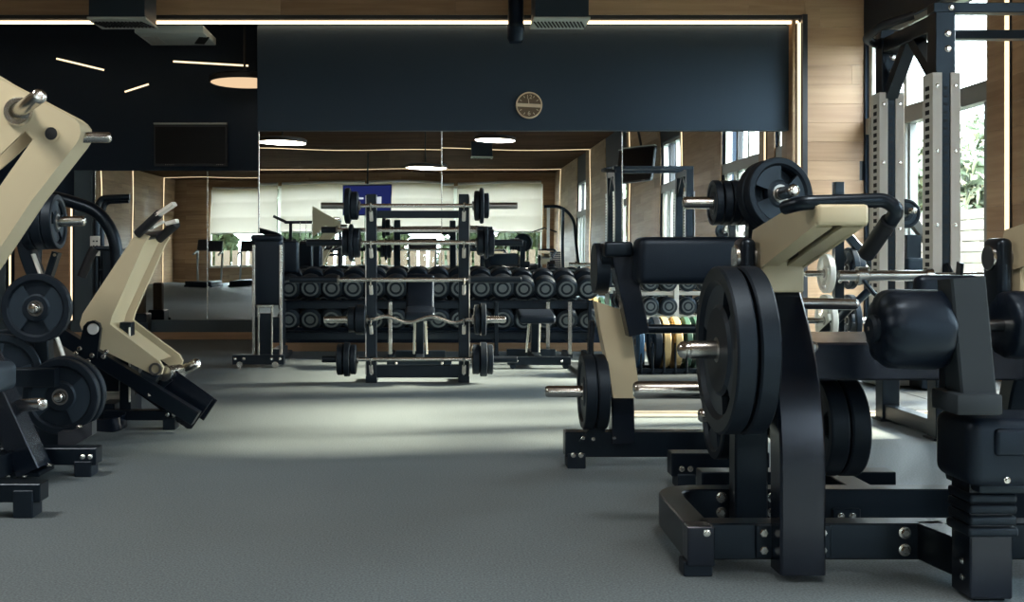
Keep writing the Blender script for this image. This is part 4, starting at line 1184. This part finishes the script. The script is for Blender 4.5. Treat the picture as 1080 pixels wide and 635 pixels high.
# upper bracket
MB().bar([Q(653, 262, 4.22), Q(672, 352, 4.22)], .08, S(29, 4.22), 0, up=(0, 1, 0)).build('bracket_arm', 'black_gloss', t)
pad(MB(), Q(650, 263, 4.2), (S(30, 4.2), .12, S(16, 4.2)), None, .012).build('bracket_cap', 'black_paint', t)
MB().cyl(Q(633, 272, 4.24), Q(670, 272, 4.24), .045, 24).build('pivot', 'black_paint', t)
MB().cyl(Q(626, 283, 4.30), Q(640, 283, 4.30), .10, 24).build('pivot_cam', 'rubber', t)
MB().tube([Q(676, 347, 4.19), Q(760, 347, 4.19)], .0175).build('lower_bar', 'black_paint', t)
pad(MB(), (Q(731, 0, 4.1).x, 4.12, Q(0, 275, 4.1).z), (S(120, 4.1), .15, S(50, 4.1)), None, .03).build('wide_pad', 'vinyl', t)
MB().cyl((Q(790, 0, 4.1).x, 4.1, Q(0, 282, 4.1).z), (Q(797, 0, 4.1).x, 4.1, Q(0, 282, 4.1).z), .065, 24).build('pad_end_disc', 'steel', t)
# plates on its horn
hz2 = Q(0, 411).z
horn(t, (Q(640, 0).x, YC - .06, hz2), (Q(575, 0, YC - .06).x, YC - .06, hz2), .0235, .04)
weight_plate('plate on the lever machine behind, outer left one', (Q(617, 0).x, YC - .06, hz2), (1, 0, 0), .148, .045, 0, 0, 0)
weight_plate('plate on the lever machine behind, inner right one', (Q(630, 0).x, YC - .06, hz2), (1, 0, 0), .148, .045, 0, 0, 0)
# mast with small plates at the top
mx = P(797, 0, 4.2).x
MB().bar([(mx, 4.2, .1), (mx, 4.2, .9), (mx - .0, 4.2, P(0, 214, 4.2).z + .05)], .06, .07, 0, up=(1, 0, 0)).build('mast', 'black_paint', t)
zq = P(0, 214, 4.16).z
horn(t, (mx - .03, 4.16, zq), (P(720, 0, 4.16).x, 4.16, zq), .0235, .036)
for k in range(4):
    weight_plate('small thick plate in the row of four above the wide pad, %s from the left' % ORD[k], (P(754.5 + k * 9.3, 0, 4.16).x, 4.16, zq), (1, 0, 0),   .086, .027, 0, 0, 0, group='small plates above the wide pad')
ax = Vector((.30, -1, .10)).normalized()
c0 = P(821, 205, 4.0)
hb = Vector((mx + .01, 4.19, zq - .0))
horn(t, c0 - ax * .16, c0 + ax * .105, .0235, .04)
weight_plate('tilted grey plate with grip slots at the top of the mast', c0, ax, .135, .040, 3, 1, math.radians(50), 'rubber', roll=.5, half=19, inner=.34)
weight_plate('black plate pressed behind the tilted grey plate at the top of the mast', c0 - ax * .046, ax, .135, .045, 0)
MB().beam(c0 - ax * .15, hb, .05, .05).build('horn_bracket', 'black_paint', t)
# rear low plate between the machines
lp = Vector((P(758, 0, 3.75).x, 3.75, P(0, 438, 3.75).z))
horn(t, lp + Vector((.14, 0, 0)), lp + Vector((-.07, 0, 0)), .0235, .036)
MB().bb(lp.x + .13, lp.x + .2, lp.y - .03, 4.0, lp.z - .04, lp.z + .04).build('horn_arm', 'black_paint', t)
MB().bb(lp.x + .14, lp.x + .19, 3.95, 4.03, .1, lp.z + .04).build('horn_post', 'black_paint', t)
weight_plate('plate half hidden behind the large plates of the right front machine', lp, (1, 0, 0), .15, .045, 3, 1, 1.3)

# ---------------------------------------------------------------- left front machine with the high cream lever
YL = 4.15
t = thing('lever_press_machine', 'black plate-loaded machine with a high cream lever at the left edge', 'gym machine', (-1.75, YL, 0))
l1 = t
def E(px, py, Y=YL): return P(px, py, Y)
outer = [(-25, 67.6), (0, 83), (74, 122)]
arc = [(80, 126.5), (84, 132), (85, 140), (83, 147), (80, 152)]
front = outer + arc + [(33, 212), (-12, 280), (-25, 298), (-25, 228), (0, 196), (34.5, 147), (26, 138), (0, 163), (-25, 184)]
m = MB(); m.prism([E(*p) for p in front], (0, .012, 0)); lv = m.build('lever_face', 'cream_paint', t)
edge = [(-25, 69.6), (0, 85), (73.5, 124)] + [(79, 128), (82.5, 133), (83.2, 140), (81.5, 146.5), (78.5, 151.5)] + [(31.5, 211.5), (-13.5, 279.5), (-26, 297)]
m = MB(); m.bar([E(*p) + Vector((0, .075, 0)) for p in edge], .010, .14, 0, up=(0, 1, 0), c=.001); m.build('lever_flange', 'cream_paint', t)
m = MB(); m.prism([E(*p) + Vector((0, .135, 0)) for p in front], (0, .010, 0)); m.build('lever_back', 'cream_paint', t)
c = E(54, 141, YL - .001)
MB().lathe(c, (0, 1, 0), [(-.004, S(6.8, YL)), (-.004, S(8, YL)), (.01, S(8, YL)), (.01, S(6.8, YL))], 28, ring=True).build('hole_rim', 'cream_paint', t)
MB().cyl(c + Vector((0, -.001, 0)), c + Vector((0, .012, 0)), S(6.8, YL), 28).build('lever_hole', 'dark_void', t)
hc = E(20, 118, YL)
MB().lathe(hc, (0, -1, 0), [(0, .03), (0, .054), (.012, .056), (.022, .050), (.022, .03)], 32, ring=True).build('hub_ring', 'steel', t)
horn(t, hc + Vector((0, -.01, 0)), P(42, 101, 3.85), .027, 0)
h2 = E(84, 145, YL + .07)
horn(t, h2 + Vector((-.02, 0, 0)), h2 + Vector((S(33, YL + .07), 0, 0)), .021, 0)
# slanted front post, foot plate and beams
MB().bar([E(-48, 262, 4.10), E(-22, 370, 4.08), E(36, 496, 4.06)], .09, S(36, 4.08), .3, up=(0, 1, 0)).build('slanted_post', 'black_gloss', t)
m = MB(); a, b = E(-9, 392, 3.985), E(18, 452, 3.985)
MB().beam(E(-5, 402, 4.015), E(14, 448, 4.015), S(9, 4.0), .004, up=(0, 1, 0)).build('scale_label', 'label_white', t)
for k in range(9):
    f = k / 9; p = E(-5, 402, 4.011).lerp(E(14, 448, 4.011), .06 + f)
    MB().box(p, (S(6, 4), .003, .004), Euler((0, .35, 0)), 0).build('scale_mark', 'frame_grey', t)
MB().box(E(8, 496, 4.10) + Vector((0, 0, 0)), (S(84, 4.1), .16, .02), None, .004).build('foot_plate', 'black_paint', t)
for p in ((9, 494), (26, 494)): 
    bolt(t, E(p[0], p[1] - 2, 4.02), (0, 0, 1), .010); bolt(t, E(p[0], p[1] + 7, 4.02), (0, 0, -1), .010)
bolt(t, E(52, 491, 4.06), (0, 0, 1), .009)
YB2 = 4.22
MB().bb(E(-60, 0, YB2).x, E(104.5, 0, YB2).x, YB2 - .04, YB2 + .04, .045, P(0, 471, YB2).z).build('base_beam', 'black_paint', t)
MB().bb(E(82, 0, YB2).x, E(100, 0, YB2).x, YB2 - .045, YB2 + .045, 0, .06).build('foot', 'rubber', t)
for px in (87, 95): bolt(t, (E(px, 0, YB2 - .04).x, YB2 - .041, .078), (0, -1, 0), .008)
MB().prism([E(61, 473, 4.34), E(73, 473, 4.34), E(97, 459, 4.34), E(97, 445, 4.34), E(72, 456, 4.34), E(61, 456, 4.34)], (0, .06, 0)).build('wedge_bracket', 'frame_dark', t)
bolt(t, E(84, 450, 4.33), (0, -.3, 1), .010)
YA = 3.56
MB().bb(E(-80, 0, YA).x, E(47, 0, YA).x, YA - .04, YA + .04, .05, P(0, 508, YA).z).build('base_beam', 'black_paint', t)
MB().bb(E(19, 0, YA).x, E(40, 0, YA).x, YA - .046, YA + .04, 0, .09).build('foot', 'rubber', t)
MB().bb(E(-60, 0, YA).x, E(-42, 0, YA).x, YA, YB2, .05, .13).build('base_tie', 'black_paint', t)
pad(MB(), (E(-16, 0, 4.0).x, 4.0, E(0, 398, 4.0).z), (S(48, 4), .2, S(30, 4)), None, .025).build('seat_edge', 'rubber_face', t)
MB().beam(E(-10, 398, 4.45), E(60, 398, 4.45), .06, .075).build('cross_tube', 'black_paint', t)
horn(t, E(14, 428, 4.12), E(46, 426, 4.02), .024, 0)
# upright behind carrying the plates
MB().bar([E(18, 210, 4.75), E(30, 270, 4.75), E(43, 300, 4.75), E(52, 470, 4.75)], .06, S(17, 4.75), .1, up=(0, 1, 0)).build('plate_mast', 'black_paint', t)
MB().bar([E(60, 266, 4.72), E(49, 300, 4.72)], .03, S(13, 4.72), 0, up=(0, 1, 0)).build('stop_tab', 'black_paint', t)
bolt(t, E(58, 269, 4.70), (0, -1, 0), .010)
MB().beam(E(35, 268, 4.715), E(44, 292, 4.715), .012, S(8, 4.7), up=(0, 1, 0)).build('link_bar', 'white_plate', t)
MB().beam(E(60, 356, 4.66), E(70, 385, 4.66), .012, S(7, 4.7), up=(0, 1, 0)).build('link_bar', 'white_plate', t)
MB().bb(E(-40, 0, 4.75).x, E(70, 0, 4.75).x, 4.71, 4.79, .02, .12).build('rear_beam', 'black_paint', t)
MB().beam(E(48, 418, 4.72), E(72, 418, 4.72), .06, .06).build('horn_bracket', 'black_paint', t)
def faceplate(label, px, py, Y, rpx, T=.045, ax=(0, -1, 0), slots=2, depth=.3, a0=math.pi / 2, tip=True, mm='rubber', tl=.05, mach=t):
    c = P(px, py, Y)
    weight_plate(label, c, ax, S(rpx, Y), T, slots, depth, a0, mm)
    a = Vector(ax).normalized()
    if tip: horn(mach, c - a * .12, c + a * tl, .0225, 0)
faceplate('upper round plate facing the camera on the left machine', 39, 325, 4.62, 36.5, a0=math.radians(86))
faceplate('lower round plate facing the camera on the left machine, front one', 65, 418, 4.52, 40, a0=math.radians(78))
c = P(74, 419, 4.62); weight_plate('lower round plate on the left machine, behind the front one', (P(65, 418, 4.52).x, 4.58, P(65, 418, 4.52).z), (0, -1, 0), S(41, 4.58), .045, 0, 0)
weight_plate('plate at the left edge behind the slanted post, nearer one', P(0, 394, 4.66), (.35, -1, 0), S(42, 4.66), .045, 2, .3, 1.2, 'rubber')
weight_plate('plate at the left edge behind the slanted post, further one', P(10, 391, 4.82), (.35, -1, 0), S(44, 4.82), .045, 2, .3, 1.2, 'rubber')
horn(t, P(14, 391, 4.88), P(-6, 396, 4.56), .022, 0)
# trio of plates seen edge-on under the cream lever
axp = Vector((1, .02, .03)).normalized()
c0 = P(57, 234, 4.72)
horn(t, c0 - axp * .21, c0 + axp * .135, .0225, .036)
for k, nm in enumerate(('outermost', 'middle', 'innermost')):
    weight_plate('edge-on plate under the cream lever on the left, ' + nm, c0 - axp * (.047 * k), axp, S(29, 4.72), .044, 3, .3, .3, 'rubber')

# ---------------------------------------------------------------- left second machine: hip lever with twin cream cheeks
YH = 5.37
t = thing('lever_leg_machine', 'black and cream lever machine with twin bent cheeks left of the aisle', 'gym machine', (-1.5, YH, 0))
l2 = t
def G(px, py, Y=YH): return P(px, py, Y)
cheek = [(140, 251), (150, 246.5), (157, 249), (152, 257), (118, 334), (116, 342), (121, 346), (168, 381), (172, 388), (170, 395), (163, 396), (101, 366), (88, 352), (84, 342), (87, 331)]
m = MB(); m.prism([G(*p, YH - .12) for p in cheek], (0, .03, 0)); m.build('cream_cheek', 'cream_paint', t)
# the second cheek is the same plate further back; between them runs a folded web
d = Vector((0, .36, 0)); sh = Vector((S(2, YH), 0, 0))
m = MB(); m.prism([G(*p, YH - .12) + d + sh for p in cheek], (0, .03, 0)); m.build('cream_cheek', 'cream_paint', t)
m = MB(); a = [G(*p, YH - .09) for p in ((157, 249), (118, 334), (116, 342), (121, 346), (168, 381))]
vs = []; fs = []
for p in a: vs += [p + Vector((-.012, 0.0, 0)), p + Vector((-.012, .25, 0)) + sh, p + Vector((-.024, .25, -.004)) + sh, p + Vector((-.024, 0, -.004))]
for i in range(4):
    for j in range(4): fs.append((i * 4 + j, i * 4 + (j + 1) % 4, (i + 1) * 4 + (j + 1) % 4, (i + 1) * 4 + j))
fs += [(3, 2, 1, 0), (16, 17, 18, 19)]
m.add(vs, fs); m.build('folded_web', 'cream_paint', t)
# handles
MB().tube([G(145, 247, 5.25), G(168, 225.5, 5.2)], .022, 0, 14).build('handle_grip', 'foam_grip', t)
MB().beam(G(166, 227, 5.2), G(184, 215, 5.16), .035, .02).build('handle_end', 'white_plate', t)
MB().tube([G(168, 252, 5.42), G(186, 236, 5.34)], .022, 0, 14).build('handle_grip', 'foam_grip', t)
MB().beam(G(176, 236, 5.34), G(187, 233, 5.32), .03, .02).build('handle_end', 'white_plate', t)
MB().tube([G(150, 250, 5.27), G(170, 247, 5.56)], .02, 0, 12).build('handle_bar', 'black_paint', t)
MB().beam(G(160, 240, 5.25), G(172, 234, 5.36), .02, .014).build('handle_plate', 'white_plate', t)
# pivot bracket
m = MB(); m.prism([G(*p, 5.20) for p in ((88, 344), (92, 339.5), (98, 338), (104, 341), (106, 347), (102, 378), (82, 370))], (0, .03, 0)); m.build('pivot_bracket', 'black_paint', t)
MB().cyl(G(98, 347, 5.20), G(98, 347, 5.16), S(6, 5.2), 24).build('pivot_cap', 'dark_steel', t)
for p in ((84, 368), (80, 373), (97, 375), (93, 381), (112, 371), (109, 376)): bolt(t, G(*p, 5.195), (0, -1, 0), .009)
# long sloping rail with tray
MB().bar([G(60, 350, 5.24), G(207, 441, 5.24)], .07, S(15, 5.24), 0, up=(0, 1, 0)).build('sloping_rail', 'black_paint', t)
MB().bar([G(160, 392, 5.52), G(222, 433, 5.52)], .12, .03, 0, up=(0, 1, 0)).build('foot_tray', 'black_gloss', t)
MB().bar([G(150, 392, 5.36), G(213, 437, 5.36)], .20, .012, 0, up=(0, 1, 0)).build('foot_tray', 'black_gloss', t)
m = MB(); m.prism([G(156, 415, 5.19), G(159, 417.5, 5.19), G(156.5, 418, 5.19)], (0, .004, 0)); m.build('arrow_mark', 'label_white', t)
MB().cyl(G(150, 394, 5.3), G(166, 402, 5.3), S(9, 5.3), 24).build('stop_roller', 'rubber', t)
MB().cyl(G(173, 394, 5.30), G(188, 392, 5.50), .038, 24).build('axle', 'steel', t)
horn(t, G(188, 393, 5.6), G(209, 382.5, 5.52), .026, .036)
MB().beam(G(172, 398, 5.36), G(178, 405, 5.36), .05, .06).build('axle_hook', 'black_paint', t)
MB().lathe(G(164, 389, 5.235), (0, -1, 0), [(0, .02), (0, .03), (.015, .03), (.015, .02)], 16, ring=True).build('spring', 'dark_steel', t)
# base
MB().bb(G(112, 0).x, G(205, 0).x, YH - .04, YH + .04, .045, P(0, 432, YH).z).build('base_beam', 'black_paint', t)
MB().bb(G(174, 0).x, G(187, 0).x, YH - .047, YH + .045, 0, .06).build('foot', 'rubber', t)
for px in (177, 184): bolt(t, (G(px, 0, YH - .04).x, YH - .048, .075), (0, -1, 0), .008)
MB().bb(G(126, 0).x, G(138, 0).x, YH, YH + .07, .05, P(0, 340, YH).z).build('post', 'black_paint', t)
MB().bb(G(138, 0).x - .008, G(138, 0).x, YH - .015, YH, .13, P(0, 345, YH).z).build('post_edge', 'white_plate', t)
MB().bar([G(80, 447, 5.45), G(100, 450, 5.3), G(122, 448, 5.25), G(131, 443, 5.32)], .03, S(15, 5.3), .2).build('curved_skirt', 'black_gloss', t)
MB().bb(G(107, 0, 5.6).x, G(130, 0, 5.6).x, 5.55, 5.6, P(0, 430, 5.6).z, P(0, 412, 5.6).z).build('cross_plate', 'white_plate', t)
MB().bb(G(70, 0, 5.5).x, G(128, 0, 5.5).x, 5.46, 5.54, P(0, 412, 5.5).z, P(0, 385, 5.5).z).build('cross_box', 'black_paint', t)
MB().bb(G(112, 0).x - .04, G(112, 0).x + .04, YH, YH + .5, .02, .12).build('base_tie', 'black_paint', t)
for p in ((108, 409),): bolt(t, G(*p, 5.45), (0, -1, 0), .010)

# ---------------------------------------------------------------- third left machine: arched tube frame
YQ = 6.2
t = thing('arched_machine', 'black machine with an arched tube frame and hanging handle behind the left levers', 'gym machine', (P(95, 0, YQ).x, YQ, 0))
def H(px, py, Y=YQ): return P(px, py, Y)
MB().tube([H(40, 205), H(66, 210), H(104, 222), H(122, 250), H(126, 340), H(127, 430)], .036, .22, 16).build('arched_tube', 'black_paint', t)
MB().tube([H(40, 205), H(36, 300), H(36, 425)], .036, .2, 16).build('rear_leg', 'black_paint', t)
MB().tube([H(100, 262), H(97, 266), H(86, 292)], .026, .05, 14).build('handle_grip', 'foam_grip', t)
MB().tube([H(124, 262), H(100, 262)], .014, 0, 12).build('handle_stem', 'black_paint', t)
MB().bb(H(30, 0).x, H(134, 0).x, YQ - .04, YQ + .04, 0, .09).build('base_beam', 'black_paint', t)
MB().bb(H(122, 0).x, H(132, 0).x, YQ - .45, YQ + .3, 0, .085).build('base_beam', 'black_paint', t)
YK = 7.4
t = thing('dip_station', 'slim black dip station with looped grips and a white placard in the niche', 'gym machine', (P(110, 0, YK).x, YK, 0))
def K(px, py, Y=YK): return P(px, py, Y)
MB().tube([K(102, 395), K(102, 222), K(106, 209), K(137, 208)], .022, .08, 12).build('looped_grip', 'black_paint', t)
MB().tube([K(107, 395, YK + .3), K(107, 226, YK + .3), K(111, 212, YK + .3), K(136, 211, YK + .3)], .022, .08, 12).build('looped_grip', 'black_paint', t)
for y in (285, 305, 325): MB().tube([K(100, y), K(120, y)], .016, 0, 10).build('rung', 'black_paint', t)
MB().bb(K(114, 0).x - .03, K(114, 0).x + .03, YK - .03, YK + .33, K(0, 400).z * 0, K(0, 262).z).build('column', 'black_paint', t)
MB().bb(K(98, 0).x, K(125, 0).x, YK - .3, YK + .5, 0, .06).build('base', 'black_paint', t)
MB().bb(K(96.5, 0).x, K(107, 0).x, YK - .035, YK - .028, K(0, 270).z, K(0, 249).z).build('placard', 'label_white', t)
for i in range(2):
    for j in range(3): MB().box((K(100.5 + i * 3.4, 0).x, YK - .037, K(0, 254.5 + j * 5).z), (.012, .003, .010), None, 0).build('placard_mark', 'frame_dark', t)
# low storage box in front of the niche mirror
t = thing('step_box', 'low black box with a slatted pedal against the niche mirror', 'box', (P(146, 0, 10.9).x, 10.9, 0))
MB().bb(P(139, 0, 10.9).x, P(157, 0, 10.9).x, 10.8, 11.0, 0, P(0, 330, 10.9).z, .01).build('body', 'black_paint', t)
MB().bb(P(140, 0, 10.79).x, P(156, 0, 10.79).x, 10.79, 10.8, .1, .2, .003).build('pedal', 'rubber_face', t)
MB().bb(P(143, 0, 10.9).x, P(153, 0, 10.9).x, 10.85, 10.95, P(0, 332, 10.9).z, P(0, 300, 10.9).z, .01).build('block', 'fence_wood', t)

# ---------------------------------------------------------------- things that show only in the mirrors
x, y = -2.45, -2.4
t = thing('accessory_frame', 'black frame hung with cable handles, seen in the long mirror', 'rack', (x, y, 0))
for sx in (-.5, .5): MB().bb(x + sx - .03, x + sx + .03, y - .03, y + .03, 0, 1.58).build('post', 'black_paint', t)
for sx in (-.5, .5): MB().bb(x + sx - .03, x + sx + .03, y - .3, y + .3, 0, .05).build('foot', 'black_paint', t)
MB().bb(x - .62, x + .53, y - .03, y + .03, 1.56, 1.62).build('top_bar', 'black_paint', t)
MB().bb(x - .5, x + .5, y - .03, y + .03, .9, .95).build('mid_bar', 'black_paint', t)
MB().tube([(x - .6, y, 1.6), (x - .85, y + .02, 1.72)], .03).build('side_arm', 'foam_grip', t)
for k in range(4):
    xx = x - .3 + k * .12
    MB().tube([(xx, y + .05, 1.60), (xx, y + .05, 1.25)], .006, 0, 6).build('hanging_cable', 'steel', t)
    MB().tube([(xx - .06, y + .05, 1.18), (xx, y + .05, 1.25), (xx + .06, y + .05, 1.18)], .012, 0, 8).build('hanging_handle', 'foam_grip', t)
x, y = 2.9, -6.6
t = thing('pulldown_machine', 'black cable pulldown machine with arched top, seen in the long mirror', 'gym machine', (x, y, 0))
for sx in (-.18, .18): MB().bb(x + sx - .035, x + sx + .035, y - .04, y + .04, 0, 2.05).build('post', 'black_paint' if sx > 0 else 'white_plate', t)
MB().tube([(x - .3, y, 2.08), (x + .15, y, 2.08), (x + .45, y, 1.8), (x + .62, y, .05)], .035, .25, 12).build('arched_tube', 'black_paint', t)
m = MB()
for k in range(18): m.bb(x - .13, x + .13, y - .06, y + .06, .12 + k * .05, .165 + k * .05, .004)
m.build('weight_stack', 'frame_dark', t)
MB().tube([(x - .28, y, 2.05), (x - .28, y, 1.6)], .006, 0, 6).build('cable', 'steel', t)
MB().tube([(x - .6, y, 1.5), (x - .28, y, 1.6), (x + .04, y, 1.5)], .015, 0, 8).build('pulldown_bar', 'foam_grip', t)
MB().bb(x - .7, x + .65, y - .05, y + .05, 0, .08).build('base_beam', 'black_paint', t)
pad(MB(), (x - .55, y, .48), (.36, .3, .08), None, .025).build('seat', 'vinyl', t)
MB().bb(x - .59, x - .51, y - .04, y + .04, .05, .46).build('seat_post', 'black_paint', t)
for k, (x, y) in enumerate(((-6.9, -10.0), (-5.6, -10.0), (-4.3, -10.0), (-3.0, -10.2), (-.4, -10.4), (1.0, -10.4))):
    t = thing('treadmill', 'treadmill facing the rear windows, seen in the mirrors, %s from the left-hand wall' % ORD[k], 'treadmill', (x, y, 0), 'treadmills before the rear windows')
    MB().bb(x - .38, x + .38, y - .85, y + .85, .03, .18, .02, 2).build('deck', 'black_paint', t)
    MB().bb(x - .27, x + .27, y - .8, y + .8, .18, .186).build('belt', 'rubber', t)
    for sg in (-1, 1):
        MB().tube([(x + sg * .36, y - .72, .15), (x + sg * .36, y - .82, 1.1), (x + sg * .36, y - .25, .98)], .03, .1, 10).build('handrail', 'frame_grey', t)
        MB().bb(x + sg * .38 - .03, x + sg * .38 + .03, y - .85, y + .85, 0, .06).build('side_foot', 'rubber', t)
    MB().box((x, y - .84, 1.25), (.75, .08, .34), Euler((.35, 0, 0)), .02, 2).build('console', 'frame_dark', t)
